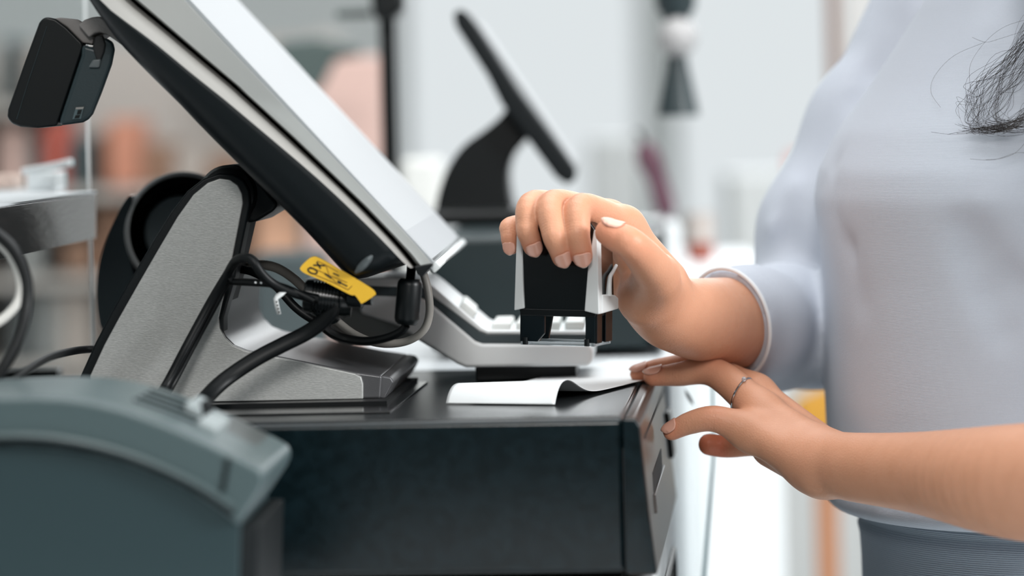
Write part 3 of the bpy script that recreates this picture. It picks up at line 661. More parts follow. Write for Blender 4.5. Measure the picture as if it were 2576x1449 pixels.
# ------------------------------------------------------------------ implicit surfaces for the person
DY = 0.65
def Q(px, py, y): return np.array(P(px, py, y + DY))
def R(px, y): return px * (y + DY) / FPX
class Field:
    def __init__(s, lo, hi, h):
        s.lo = np.array(lo); s.h = h
        n = np.ceil((np.array(hi) - s.lo) / h).astype(int) + 1
        s.ax = [s.lo[i] + h * np.arange(n[i]) for i in range(3)]
        s.n = n
    def blank(s): return np.full(s.n, 1.0, np.float32)
    def window(s, lo, hi):
        sl = []
        for i in range(3):
            a = int(max(0, np.floor((lo[i] - s.lo[i]) / s.h))); b = int(min(s.n[i], np.ceil((hi[i] - s.lo[i]) / s.h) + 1))
            if b <= a: return None
            sl.append(slice(a, b))
        return tuple(sl)
    def coords(s, sl): return np.meshgrid(*[s.ax[i][sl[i]] for i in range(3)], indexing='ij', sparse=True)
def dense(c, n=6):
    pts = [np.array(p) for p, r in c]; rs = [r for p, r in c]; out = []
    for i in range(len(c) - 1):
        p0, p1, p2, p3 = pts[max(i - 1, 0)], pts[i], pts[i + 1], pts[min(i + 2, len(c) - 1)]
        q0, q1, q2, q3 = rs[max(i - 1, 0)], rs[i], rs[i + 1], rs[min(i + 2, len(c) - 1)]
        for k in range(n):
            t = k / n
            cr_ = lambda a, b, c_, d: 0.5 * ((2 * b) + (c_ - a) * t + (2 * a - 5 * b + 4 * c_ - d) * t * t + (3 * b - a - 3 * c_ + d) * t ** 3)
            out.append((cr_(p0, p1, p2, p3), cr_(q0, q1, q2, q3)))
    return out + [c[-1]]
def smin(a, b, k):
    h = np.clip(0.5 + 0.5 * (b - a) / k, 0, 1)
    return b * (1 - h) + a * h - k * h * (1 - h)
def capsule(F, f, a, b, r1, r2, k, pad=.014):
    a = np.asarray(a); b = np.asarray(b); r = max(r1, r2) + pad
    sl = F.window(np.minimum(a, b) - r, np.maximum(a, b) + r)
    if sl is None: return
    X, Y, Z = F.coords(sl); ba = b - a; l2 = max(float(ba @ ba), 1e-12)
    t = np.clip(((X - a[0]) * ba[0] + (Y - a[1]) * ba[1] + (Z - a[2]) * ba[2]) / l2, 0, 1)
    d = np.sqrt((X - a[0] - t * ba[0]) ** 2 + (Y - a[1] - t * ba[1]) ** 2 + (Z - a[2] - t * ba[2]) ** 2) - (r1 + (r2 - r1) * t)
    f[sl] = smin(f[sl], d.astype(np.float32), k)
def chain(F, f, pts, k, pad=.014):
    for (p, r), (q, s_) in zip(pts[:-1], pts[1:]): capsule(F, f, p, q, r, s_, k, pad)
def surface_nets(F, f):
    nx, ny, nz = f.shape; ins = f < 0
    c = [ins[i:nx - 1 + i, j:ny - 1 + j, k:nz - 1 + k] for i in (0, 1) for j in (0, 1) for k in (0, 1)]
    s = sum(x.astype(np.int8) for x in c); act = (s > 0) & (s < 8)
    idx = np.argwhere(act); vid = np.full(act.shape, -1, np.int64); vid[act] = np.arange(len(idx))
    acc = np.zeros((len(idx), 3)); cnt = np.zeros(len(idx))
    I, J, K = idx.T
    corners = [(i, j, k) for i in (0, 1) for j in (0, 1) for k in (0, 1)]
    for a in corners:
        for ax in range(3):
            if a[ax]: continue
            b = list(a); b[ax] = 1
            va = f[I + a[0], J + a[1], K + a[2]]; vb = f[I + b[0], J + b[1], K + b[2]]
            m = (va < 0) != (vb < 0); t = np.where(m, va / np.where(m, va - vb, 1), 0)
            p = np.stack([np.full(len(idx), float(a[q])) for q in range(3)], 1); p[:, ax] += t
            acc[m] += p[m]; cnt[m] += 1
    v = (idx + acc / cnt[:, None]) * F.h + F.lo
    faces = []
    for ax in range(3):
        o = [q for q in range(3) if q != ax]
        sa = [slice(0, n) for n in f.shape]; sb = list(sa); sa[ax] = slice(0, f.shape[ax] - 1); sb[ax] = slice(1, f.shape[ax])
        m = ins[tuple(sa)] != ins[tuple(sb)]
        e = np.argwhere(m)
        ok = (e[:, o[0]] > 0) & (e[:, o[1]] > 0) & (e[:, o[0]] < f.shape[o[0]] - 1) & (e[:, o[1]] < f.shape[o[1]] - 1); e = e[ok]
        q = []
        for da, db in ((1, 1), (0, 1), (0, 0), (1, 0)):
            g = e.copy(); g[:, o[0]] -= da; g[:, o[1]] -= db; q.append(vid[g[:, 0], g[:, 1], g[:, 2]])
        q = np.stack(q, 1); inside = ins[e[:, 0], e[:, 1], e[:, 2]]
        flip = inside if ax != 1 else ~inside
        q[~flip] = q[~flip][:, ::-1]; faces.append(q)
    return v, np.concatenate(faces)
def relax(v, fc, it=3, lam=.5):
    e = np.concatenate([fc[:, [0, 1]], fc[:, [1, 2]], fc[:, [2, 3]], fc[:, [3, 0]]])
    for _ in range(it):
        a = np.zeros_like(v); c = np.zeros(len(v))
        np.add.at(a, e[:, 0], v[e[:, 1]]); np.add.at(a, e[:, 1], v[e[:, 0]])
        np.add.at(c, e[:, 0], 1); np.add.at(c, e[:, 1], 1)
        v = v + lam * (a / c[:, None] - v)
    return v
def np_mesh(name, v, fc, m, parent):
    org = np.array(ROOT(parent)); me = bpy.data.meshes.new(name)
    me.vertices.add(len(v)); me.vertices.foreach_set('co', (v - org).astype(np.float32).ravel())
    me.loops.add(fc.size); me.loops.foreach_set('vertex_index', fc.astype(np.int32).ravel())
    me.polygons.add(len(fc)); me.polygons.foreach_set('loop_start', (np.arange(len(fc)) * 4).astype(np.int32))
    me.polygons.foreach_set('loop_total', np.full(len(fc), 4, np.int32)); me.update(calc_edges=True); me.validate()
    me.polygons.foreach_set('use_smooth', np.ones(len(me.polygons), bool))
    o = bpy.data.objects.new(name, me); COL.objects.link(o); o.parent = parent; me.materials.append(m)
    return o
def attr(o, name, vals):
    a = o.data.attributes.new(name, 'FLOAT', 'POINT'); a.data.foreach_set('value', vals.astype(np.float32))

# ---- skin
def skin_material():
    m = mat('skin', srgb(205, 152, 122), .46, sss=.12, spec=.4); nt = m.node_tree; b = nt.nodes['Principled BSDF']
    tc = nt.nodes.new('ShaderNodeTexCoord')
    at = nt.nodes.new('ShaderNodeAttribute'); at.attribute_name = 'flush'
    n = nt.nodes.new('ShaderNodeTexNoise'); n.inputs['Scale'].default_value = 90; n.inputs['Detail'].default_value = 4
    nt.links.new(tc.outputs['Object'], n.inputs['Vector'])
    mx = nt.nodes.new('ShaderNodeMix'); mx.data_type = 'RGBA'
    mx.inputs[6].default_value = srgb(206, 150, 120); mx.inputs[7].default_value = srgb(212, 122, 92)
    nt.links.new(at.outputs['Fac'], mx.inputs[0])
    mx2 = nt.nodes.new('ShaderNodeMix'); mx2.data_type = 'RGBA'; mx2.inputs[7].default_value = srgb(188, 132, 100)
    rp = nt.nodes.new('ShaderNodeValToRGB'); rp.color_ramp.elements[0].position = .45; rp.color_ramp.elements[1].position = .75
    rp.color_ramp.elements[1].color = (.28, .28, .28, 1)
    nt.links.new(n.outputs['Fac'], rp.inputs[0]); nt.links.new(rp.outputs[0], mx2.inputs[0])
    nt.links.new(mx.outputs[2], mx2.inputs[6]); nt.links.new(mx2.outputs[2], b.inputs['Base Color'])
    v = nt.nodes.new('ShaderNodeTexVoronoi'); v.inputs['Scale'].default_value = 900
    nt.links.new(tc.outputs['Object'], v.inputs['Vector'])
    cz = nt.nodes.new('ShaderNodeAttribute'); cz.attribute_name = 'crease'
    ad = nt.nodes.new('ShaderNodeMath'); ad.operation = 'MULTIPLY_ADD'; ad.inputs[1].default_value = -3.0
    nt.links.new(cz.outputs['Fac'], ad.inputs[0]); nt.links.new(v.outputs['Distance'], ad.inputs[2])
    bp = nt.nodes.new('ShaderNodeBump'); bp.inputs['Strength'].default_value = .22; bp.inputs['Distance'].default_value = .0004
    nt.links.new(ad.outputs[0], bp.inputs['Height']); nt.links.new(bp.outputs[0], b.inputs['Normal'])
    return m
M_skin = skin_material()
def nail_material():
    m = mat('nail', srgb(222, 172, 152), .22, spec=.6); nt = m.node_tree; b = nt.nodes['Principled BSDF']
    at = nt.nodes.new('ShaderNodeAttribute'); at.attribute_name = 'edge'
    mx = nt.nodes.new('ShaderNodeMix'); mx.data_type = 'RGBA'
    mx.inputs[6].default_value = srgb(220, 166, 146); mx.inputs[7].default_value = srgb(242, 228, 216)
    nt.links.new(at.outputs['Fac'], mx.inputs[0]); nt.links.new(mx.outputs[2], b.inputs['Base Color'])
    return m
M_nail = nail_material()

person = thing('person', 'person in a pale grey-blue knit sweater stamping with one hand, other hand on the drawer', 'person', (P(2620, 1000, 2.07).x, 2.07, 0.0))

# ---- hands and forearms: (pixel x, pixel y, depth) , radius in pixels
def ch(*a): return [(Q(x, y, d), R(r, d)) for x, y, d, r in a]
RH = dict(
    index=ch((1465, 646, 1.256, 26), (1460, 624, 1.253, 29), (1453, 581, 1.252, 32), (1464, 523, 1.264, 38), (1566, 574, 1.300, 52)),
    middle=ch((1413, 648, 1.257, 25), (1405, 622, 1.253, 28), (1392, 584, 1.252, 31), (1394, 513, 1.268, 37), (1528, 560, 1.318, 52)),
    ring=ch((1340, 620, 1.264, 25), (1334, 600, 1.261, 27), (1326, 570, 1.260, 29), (1347, 511, 1.274, 34), (1500, 560, 1.336, 50)),
    pinky=ch((1285, 622, 1.277, 20), (1281, 590, 1.275, 22), (1297, 566, 1.286, 25), (1470, 578, 1.352, 45)),
    thumb=ch((1529, 585, 1.238, 33), (1556, 598, 1.237, 39), (1594, 620, 1.238, 42), (1648, 686, 1.266, 52), (1662, 740, 1.306, 54)))
LHD = dict(
    ring=ch((1641, 949, 1.352, 23), (1706, 942, 1.350, 30), (1800, 938, 1.344, 38), (1912, 1032, 1.325, 46)),
    middle=ch((1606, 941, 1.372, 22), (1664, 928, 1.372, 28), (1776, 923, 1.368, 34), (1900, 990, 1.35, 44)),
    index=ch((1640, 951, 1.395, 20), (1690, 940, 1.395, 26), (1790, 940, 1.39, 32), (1894, 996, 1.376, 42)),
    pinky=ch((1690, 1086, 1.318, 23), (1736, 1064, 1.315, 29), (1802, 1054, 1.312, 34), (1890, 1088, 1.312, 44)),
    thumb=ch((1784, 1118, 1.36, 28), (1830, 1122, 1.36, 30), (1920, 1110, 1.35, 38), (2010, 1120, 1.33, 50)))
def hand_mesh(fingers, palm, lo, hi, h, ksep=.0013):
    F = Field(lo, hi, h); tot = F.blank()
    for nm, c in fingers.items():
        g = F.blank(); chain(F, g, dense(c, 6), 1e-6); tot = smin(tot, g, ksep)
    g = F.blank()
    for c in palm[:-1]: chain(F, g, c, .007, .02)
    ga = F.blank(); chain(F, ga, dense(palm[-1], 10), 1e-6, .02); g = smin(g, ga, .008)
    tot = smin(tot, g, .0080)
    # shallow creases across the finger joints
    v, fc = surface_nets(F, tot); v = relax(v, fc, 4)
    return v, fc
palmR = [ch((1566, 576, 1.300, 52), (1652, 712, 1.312, 76)), ch((1528, 562, 1.318, 52), (1640, 728, 1.335, 76)),
         ch((1500, 562, 1.336, 50), (1630, 740, 1.350, 72)), ch((1470, 580, 1.352, 46), (1620, 750, 1.362, 66)),
         ch((1648, 690, 1.276, 50), (1626, 748, 1.298, 66), (1670, 780, 1.322, 74)),
         ch((1540, 640, 1.325, 56), (1620, 740, 1.325, 70)),
         ch((1650, 748, 1.312, 78), (1692, 790, 1.320, 90), (1780, 806, 1.352, 107), (1900, 816, 1.42, 119), (2035, 822, 1.53, 116))]
palmL = [ch((1890, 1088, 1.312, 45), (2060, 1176, 1.285, 58)), ch((1912, 1034, 1.325, 48), (2080, 1156, 1.295, 66)),
         ch((1900, 992, 1.35, 46), (2096, 1136, 1.310, 44)), ch((1894, 998, 1.376, 44), (2100, 1136, 1.32, 40)),
         ch((1945, 1120, 1.325, 58), (2070, 1188, 1.290, 60)),
         ch((2060, 1158, 1.295, 80), (2140, 1174, 1.272, 86), (2320, 1190, 1.225, 104), (2576, 1213, 1.155, 148), (2930, 1215, 1.10, 172))]
def box_of(chains, pad):
    pts = np.array([p for c in chains for p, r in c]); rs = max(r for c in chains for p, r in c)
    return pts.min(0) - rs - pad, pts.max(0) + rs + pad
lo, hi = box_of(list(RH.values()) + palmR, .004)
vR, fR = hand_mesh(RH, palmR, lo, hi, .00085)
lo, hi = box_of(list(LHD.values()) + palmL, .004)
vL, fL = hand_mesh(LHD, palmL, lo, hi, .0010)
# ---- torso core, upper arms, neck (inside the clothes)
shR, elR = Q(2330, 150, 1.56), Q(2035, 822, 1.53)
shL = np.array([P(3000, 60, 1.97).x, 1.97, P(3000, 60, 1.97).z]); elL = Q(2930, 1215, 1.10)
nk = np.array(P(2660, -60, 2.07))
hip = np.array([person.location.x, 2.07, .86])
F = Field((.10, 1.66, .80), (.56, 2.32, 1.62), .006); f = F.blank()
for z0, r0, z1, r1 in ((.86, .070, .98, .060), (.98, .060, 1.10, .060), (1.10, .060, 1.16, .030)):
    for dy in (-.05, 0, .05):
        capsule(F, f, (hip[0], 2.07 + dy, z0), (hip[0], 2.07 + dy, z1), r0, r1, .03, .04)
capsule(F, f, shR, elR, .028, .027, .02, .03); capsule(F, f, shL, elL, .034, .030, .02, .03)
capsule(F, f, shR, (hip[0], 2.07, 1.13), .022, .03, .02, .03); capsule(F, f, shL, (hip[0], 2.07, 1.15), .03, .03, .02, .03)
capsule(F, f, (hip[0] + .02, 2.07, 1.12), (hip[0] + .01, 2.06, 1.36), .035, .05, .03, .03)
# head, just above the frame
hc = np.array([hip[0] - .03, 2.05, 1.47])
capsule(F, f, hc + (0, 0, .03), hc + (-.02, 0, -.05), .078, .055, .03, .03)
capsule(F, f, hc + (-.072, 0, .0), hc + (-.092, 0, -.02), .008, .012, .012, .02)
for sgn in (-1, 1):
    capsule(F, f, hc + (.0, sgn * .074, .01), hc + (.004, sgn * .080, -.02), .014, .010, .006, .02)
vT, fT = surface_nets(F, f); vT = relax(vT, fT, 2)
V = np.concatenate([vR, vL, vT]); FC = np.concatenate([fR, fL + len(vR), fT + len(vR) + len(vL)])
body = np_mesh('body', V, FC, M_skin, person)
flush = np.zeros(len(V)); crease = np.zeros(len(V))
for hnd in (RH, LHD):
    for nm, c in hnd.items():
        tip, rt = c[0]; pip, rp_ = c[-2] if nm != 'thumb' else c[-3]
        flush += .55 * np.exp(-((V - tip) ** 2).sum(1) / (rt * 1.7) ** 2)
        flush += .30 * np.exp(-((V - pip) ** 2).sum(1) / (rp_ * 1.2) ** 2)
        for kk, jt in [(q, c[q]) for q in ((len(c) - 3, len(c) - 2) if nm != 'thumb' else (len(c) - 3,))]:
            p, r = jt; ax_ = c[kk - 1][0] - c[kk + 1][0]; ax_ = ax_ / np.linalg.norm(ax_)
            dd = V - p; s_ = dd @ ax_; rad = np.sqrt(np.maximum((dd ** 2).sum(1) - s_ ** 2, 0))
            near = (rad < r * 1.15)
            for off in (-.0022, -.0008, .0008, .0022):
                crease += near * np.exp(-((s_ - off) / .00035) ** 2) * np.exp(-(s_ / .004) ** 2) * .35
flush += .75 * np.exp(-((V - LHD['thumb'][0][0]) ** 2).sum(1) / .016 ** 2)
attr(body, 'flush', np.clip(flush, 0, 1)); attr(body, 'crease', np.clip(crease, 0, 1))

def nail(tip, prev, dors, r, length, half=1.0, back=.45, white=.86, lift=.00058, r1=None):
    tip = Vector(tip); a = (tip - Vector(prev)).normalized(); dn = Vector(dors); dn = (dn - a * dn.dot(a)).normalized(); sd = a.cross(dn)
    mb = MB(); rows = []; ev = []
    ns, nw = 14, 11
    for i in range(ns):
        s_ = -length * back + length * i / (ns - 1)
        u = 2 * i / (ns - 1) - 1
        wd = half * (1 - abs(u) ** 5 * .55) * (1.0 if u > 0 else (1 - .12 * abs(u)))
        rr = (r + (max(-s_, 0) / (Vector(tip) - Vector(prev)).length * ((r1 or r) - r))) * math.sqrt(max(.05, 1 - (max(s_, 0) / (r * 1.02)) ** 2 * .62))
        row = []
        for j in range(nw):
            an = (2 * j / (nw - 1) - 1) * wd
            sh = -abs(2 * j / (nw - 1) - 1) ** 2 * length * .10 * (1 if u > .3 else 0)
            row.append(tip + a * (s_ + sh) + (dn * math.cos(an) + sd * math.sin(an)) * (rr + lift)); ev.append(1.0 if i >= ns * white else 0.0)
        rows.append(row)
    mb.sheet(rows)
    o = obj('fingernail', mb, M_nail, person, angle=180, solid=.0005)
    attr(o, 'edge', np.array(ev)) if len(o.data.vertices) == len(ev) else None
    return o
def nl(hand, nm, dors, length, half=.95, back=.55, **k):
    c = hand[nm]; nail(c[0][0], c[1][0], dors, c[0][1], length, half, back, r1=c[1][1], **k)
nl(RH, 'index', (-.05, -1, .10), .0094, .88, .66)
nl(RH, 'middle', (.10, -1, .10), .0100, .90, .66)
nl(RH, 'ring', (.10, -1, .10), .0094, .88, .62)
nl(RH, 'pinky', (-.25, -1, .15), .0074, .78, .6)
nl(RH, 'thumb', (.80, -.28, .55), .0118, .9, .5)
nl(LHD, 'ring', (-.1, -.35, 1), .0105, .9)
nl(LHD, 'middle', (-.1, -.35, 1), .0100, .9)
nl(LHD, 'pinky', (-.45, -.55, .75), .0095, .9)

# ---- ring
rc_, rr_ = LHD['ring'][2], LHD['ring'][3]
pc = Vector(rc_[0]).lerp(Vector(rr_[0]), .60); rx = (Vector(rr_[0]) - Vector(rc_[0])).normalized()
rad = (rc_[1] * .40 + rr_[1] * .60) * 1.0 + .0007
tilt = (rx + Vector((.25, .0, .10))).normalized()
u = tilt.orthogonal().normalized(); v_ = tilt.cross(u)
ringo = obj('finger_ring', MB().tube([pc + (u * math.cos(a) + v_ * math.sin(a)) * rad for a in np.linspace(0, 2 * math.pi, 49)], .00062, n=8, smooth=0, caps=False), M_silver, person, label='thin silver ring')
gp = pc + (Vector((0.1, -.55, .8)) - tilt * tilt.dot(Vector((0.1, -.55, .8)))).normalized() * (rad + .0010)
obj('ring_stone', MB().sphere(gp, .0013, n=10), M_gem, ringo, smooth=False)

# ---- sweater
F = Field((.08, 1.70, .91), (.50, 2.36, 1.40), .0032); f = F.blank()
pys = [-400, -250, -120, 0, 110, 220, 330, 430, 500, 600, 700, 850, 1000, 1150, 1240, 1290, 1330]
lxs = [2600, 2520, 2430, 2330, 2262, 2192, 2112, 2064, 2054, 2066, 2075, 2080, 2081, 2088, 2098, 2104, 2108]
pl = [P(x, y, 2.07) for x, y in zip(lxs, pys)]; cxw = P(2625, 600, 2.07).x
zz = np.array([p.z for p in pl])[::-1]; rr = (cxw - np.array([p.x for p in pl]))[::-1]
sl = F.window(F.lo, F.lo + F.h * F.n); X, Yc, Z = F.coords(sl)
rz = np.interp(Z, zz, rr)
rz = rz + .0 * Yc
dx = X - cxw; dy = (Yc - 2.07) * .72
ang_front = np.clip(-dx / .12, 0, 1)
rad2 = (np.abs(dx) ** 2.3 + np.abs(dy) ** 2.3) ** (1 / 2.3)
torso = ((rad2 - rz) * .88).astype(np.float32)
f = np.minimum(f, torso)
sleeveR = ch((2430, -60, 1.57, 200), (2345, 120, 1.57, 178), (2205, 330, 1.555, 170), (2075, 580, 1.54, 160), (2050, 800, 1.53, 172))
foreR = ch((2030, 805, 1.53, 176), (1960, 824, 1.462, 150), (1880, 818, 1.410, 141), (1800, 811, 1.364, 138))
chain(F, f, sleeveR, .014, .03)
cc = np.array(P(1836, 815, 2.034)); ax_f = foreR[3][0] - foreR[1][0]; ax_f = ax_f / np.linalg.norm(ax_f)
nrm_ = np.array([-.80, -.58, -.26]); nrm_ /= np.linalg.norm(nrm_)
fa = F.blank(); chain(F, fa, foreR, .012, .03)
s2 = F.window(cc - .12, cc + .12); Xc, Yd, Zc = F.coords(s2)
pln = ((Xc - cc[0]) * nrm_[0] + (Yd - cc[1]) * nrm_[1] + (Zc - cc[2]) * nrm_[2])
fa[s2] = np.maximum(fa[s2], pln.astype(np.float32))
f = smin(f, fa, .006)
shc = [(shL, .052), ((shL + elL) / 2, .048), (elL + (shL - elL) * .02, .046)]
chain(F, f, shc, .02, .03)
capsule(F, f, shL, (cxw + .03, 2.07, 1.17), .045, .05, .03, .03)
# folds: thin grooves and ridges along 3-D lines
def fold(px_pts, amp, wd):
    global f
    pts = [np.array(P(*p)) for p in px_pts]
    for a, b in zip(pts[:-1], pts[1:]):
        s2 = F.window(np.minimum(a, b) - wd * 3, np.maximum(a, b) + wd * 3)
        if s2 is None: continue
        X, Y, Z = F.coords(s2); ba = b - a; l2 = float(ba @ ba)
        t = np.clip(((X - a[0]) * ba[0] + (Y - a[1]) * ba[1] + (Z - a[2]) * ba[2]) / l2, 0, 1)
        d2 = (X - a[0] - t * ba[0]) ** 2 + ((Y - a[1] - t * ba[1]) * .6) ** 2 + (Z - a[2] - t * ba[2]) ** 2
        f[s2] += (amp * np.exp(-d2 / wd ** 2)).astype(np.float32)
fold([(2245, 60, 2.17), (2200, 180, 2.17), (2165, 250, 2.165)], .005, .008)
fold([(1975, 520, 2.15), (1985, 600, 2.15), (2040, 680, 2.14), (2090, 720, 2.13)], .0045, .006)
fold([(1900, 655, 2.15), (1960, 690, 2.14), (2010, 760, 2.13), (2060, 860, 2.13)], .0055, .006)
fold([(1880, 690, 2.14), (1940, 740, 2.12), (1985, 850, 2.10), (2000, 960, 2.11)], .0040, .005)
fold([(2010, 830, 2.13), (2030, 900, 2.13), (2040, 970, 2.14)], .0045, .006)
fold([(2050, 820, 2.13), (2062, 900, 2.13), (2066, 960, 2.14)], .004, .005)
fold([(1985, 460, 2.16), (1930, 570, 2.155), (1905, 600, 2.15)], -.003, .008)
fold([(1896, 640, 2.15), (1930, 655, 2.14)], -.003, .006)
fold([(2430, 580, 1.914), (2452, 650, 1.912), (2490, 740, 1.910), (2530, 830, 1.909)], .0035, .009)
fold([(2480, 600, 1.912), (2540, 700, 1.909), (2620, 790, 1.908)], .0025, .009)
fold([(2130, 520, 2.02), (2165, 620, 2.0), (2190, 760, 1.99)], .0018, .008)
fold([(2110, 420, 2.03), (2140, 470, 2.02)], .002, .008)
# hem roll
zh = P(2300, 1275, 2.0).z
hem = (np.sqrt((rad2 - rz - .000) ** 2 + ((Z - zh) * 1.0) ** 2) - .0052).astype(np.float32)
f[:] = smin(f, hem, .004)
f[:] = np.maximum(f, ((zh - .006) - Z).astype(np.float32) + 0 * f)
# neck opening
nc = np.array(P(2585, -85, 2.0))
g2 = F.blank(); capsule(F, g2, elL, elL + (elL - shL) * .2, .06, .06, .001, .02)
vS, fS = surface_nets(F, f); vS = relax(vS, fS, 3)
def knit(name, col, col2, axis='Z', period=.00060, strength=.26):
    m = mat(name, col, .85, spec=.2); nt = m.node_tree; b = nt.nodes['Principled BSDF']
    b.inputs['Sheen Weight'].default_value = .12; b.inputs['Sheen Roughness'].default_value = .5
    tc = nt.nodes.new('ShaderNodeTexCoord')
    wv = nt.nodes.new('ShaderNodeTexWave'); wv.bands_direction = axis; wv.inputs['Scale'].default_value = 2 * math.pi / (20 * period)
    wv.inputs['Distortion'].default_value = 1.2; wv.inputs['Detail'].default_value = 2; wv.inputs['Detail Scale'].default_value = .35
    n = nt.nodes.new('ShaderNodeTexNoise'); n.inputs['Scale'].default_value = 1500; n.inputs['Detail'].default_value = 1
    nt.links.new(tc.outputs['Object'], wv.inputs['Vector']); nt.links.new(tc.outputs['Object'], n.inputs['Vector'])
    ad = nt.nodes.new('ShaderNodeMath'); ad.operation = 'MULTIPLY_ADD'; ad.inputs[1].default_value = .45
    nt.links.new(n.outputs['Fac'], ad.inputs[0]); nt.links.new(wv.outputs['Fac'], ad.inputs[2])
    bp = nt.nodes.new('ShaderNodeBump'); bp.inputs['Strength'].default_value = strength; bp.inputs['Distance'].default_value = .0005
    nt.links.new(ad.outputs[0], bp.inputs['Height']); nt.links.new(bp.outputs[0], b.inputs['Normal'])
    mx = nt.nodes.new('ShaderNodeMix'); mx.data_type = 'RGBA'; mx.inputs[6].default_value = col2; mx.inputs[7].default_value = col
    nt.links.new(ad.outputs[0], mx.inputs[0]); nt.links.new(mx.outputs[2], b.inputs['Base Color'])
    return m
M_knit = knit('grey_blue_knit', srgb(198, 203, 213), srgb(176, 182, 194))
M_rib = knit('ribbed_knit', srgb(168, 178, 190), srgb(134, 146, 160), period=.0011, strength=.6)  # sweater cloth again, shade under the arm put into the darker tone
M_pipe = mat('cuff_piping', srgb(222, 226, 230), .8)
sw = np_mesh('sweater', vS, fS, M_knit, person); sw['label'] = 'pale grey-blue fine knit sweater'
# cuff band and piping ring around the forearm at the cut
e1 = np.cross(ax_f, [0, 0, 1]); e1 /= np.linalg.norm(e1); e2 = np.cross(ax_f, e1)
axp = [p for p, r in foreR]
def cuff_ring(back, extra):
    c = cc - nrm_ * back; pts = []
    # centre on the sleeve axis
    a, b = foreR[1][0], foreR[3][0]; ab = b - a; ll = np.linalg.norm(ab)
    for k in range(65):
        an = 2 * math.pi * k / 64; rd = e1 * math.cos(an) + e2 * math.sin(an); q = a
        for _ in range(6):
            t = ((q - a) @ ax_f) / ll
            rad = np.interp(t, [0, .65, 1, 2], [foreR[1][1], foreR[2][1], foreR[3][1], foreR[3][1]]) + extra
            base = a + rd * rad; q = base + ax_f * (((c - base) @ nrm_) / (ax_f @ nrm_))
        pts.append(Vector(q))
    return pts
obj('cuff_piping', MB().tube(cuff_ring(0.0, -.0004), .0011, n=8, smooth=0, caps=False), M_pipe, sw)
obj('cuff_seam', MB().tube(cuff_ring(.024, .0003), .0007, n=6, smooth=0, caps=False), M_knit, sw)
# undershirt at the neckline
us = MB().sphere(P(2590, -92, 2.005), 120 * 2.0 / FPX, n=36, sq=(1.05, .5, 1))
obj('undershirt', us, mat('pale_cotton', srgb(224, 230, 234), .85), person, label='pale inner collar at the neckline')
# ---- trousers / skirt in ribbed grey-blue cloth
prf = []
cz0 = zh - .0045
sk = MB(); rows = []
lw = [(1240, 2180), (1287, 2150), (1305, 2168), (1320, 2160), (1345, 2166), (1400, 2170), (1460, 2172), (1600, 2150), (1800, 2140)]
for y, x in lw:
    p = P(x, y, 2.07); r = cxw - p.x; rows.append([Vector((cxw + r * math.cos(a), 2.07 + r / .72 * math.sin(a), p.z)) for a in np.linspace(0, 2 * math.pi, 65)])
for z, r in ((.80, .125), (.6, .135), (.3, .15), (.06, .16)):
    rows.append([Vector((cxw + r * math.cos(a), 2.07 + r / .8 * math.sin(a), z)) for a in np.linspace(0, 2 * math.pi, 65)])
obj('skirt', sk.sheet(rows), M_rib, person, angle=180, label='darker ribbed grey-blue skirt below the sweater hem')
for s_ in (-1, 1):
    obj('shoe', MB().sphere((cxw - .03, 2.07 + s_ * .08, .04), .05, n=20, sq=(2.2, .9, .8)), M_black_sm, person)
# ---- hair: head of hair out of frame and curling strands over the chest
M_hair = mat('dark_hair', srgb(34, 26, 24), .4, spec=.5)
hm = MB().sphere(hc + np.array((.022, 0, .02)), .096, n=28, sq=(1, .95, 1.15))
for dyy in (-.075, -.055, .06, .078):
    hm.tube([hc + np.array((.03, dyy, .02)), hc + np.array((.03, dyy * 1.2, -.10)), hc + np.array((.0, dyy * 1.35, -.19))], [.03, .03, .012], n=10)
rnd = random.Random(3)
def surfY(px, py):
    p = P(px, py, 1.95); r = float(np.interp(p.z, zz, rr)); dxx = abs(p.x - cxw)
    return 2.07 - max((max(r ** 2.3 - dxx ** 2.3, 1e-9)) ** (1 / 2.3), .02) / .72 - .004
def strand(pts, r=.00009):
    P3 = [P(x, y, surfY(x, y) - dz) for x, y, dz in pts]
    hm.tube(P3, r, n=3, smooth=5, caps=False)
for i in range(40):      # main lock sweeping down-left then curling under to the right
    j = lambda s_: rnd.gauss(0, s_)
    e = rnd.random()
    strand([(2660 + j(20), -30 + j(30), .012), (2590 + j(14), 70 + j(16) + e * 20, .010), (2530 + j(14), 150 + j(14) + e * 15, .008), (2470 + j(20), 230 + j(16), .006),
            (2446 + j(20), 280 + j(16), .006), (2450 + j(16), 312 + j(10), .006), (2490 + j(14), 328 + j(7), .006), (2560 + j(10), 326 + j(9), .007), (2640, 300 + j(16), .008)][: rnd.choice((5, 6, 8, 9, 9))], rnd.uniform(.00004, .00010))
for i in range(70):      # dense curl of ends at the lower right
    j = lambda s_: rnd.gauss(0, s_)
    strand([(2660, 268 + j(18), .012), (2590 + j(6), 292 + j(12), .010), (2540 + j(10), 314 + j(9), .008), (2490 + j(18), 324 + j(6), .006), (2440 + j(24), 326 + j(8), .005)][: rnd.choice((3, 4, 4, 5))], rnd.uniform(.00005, .00011))
for i in range(26):      # loose inner curls
    j = lambda s_: rnd.gauss(0, s_)
    strand([(2620, 120 + j(40), .010), (2560 + j(16), 190 + j(24), .008), (2512 + j(16), 250 + j(18), .006), (2500 + j(16), 296 + j(12), .006), (2540 + j(16), 318 + j(8), .006)], rnd.uniform(.00006, .0001))
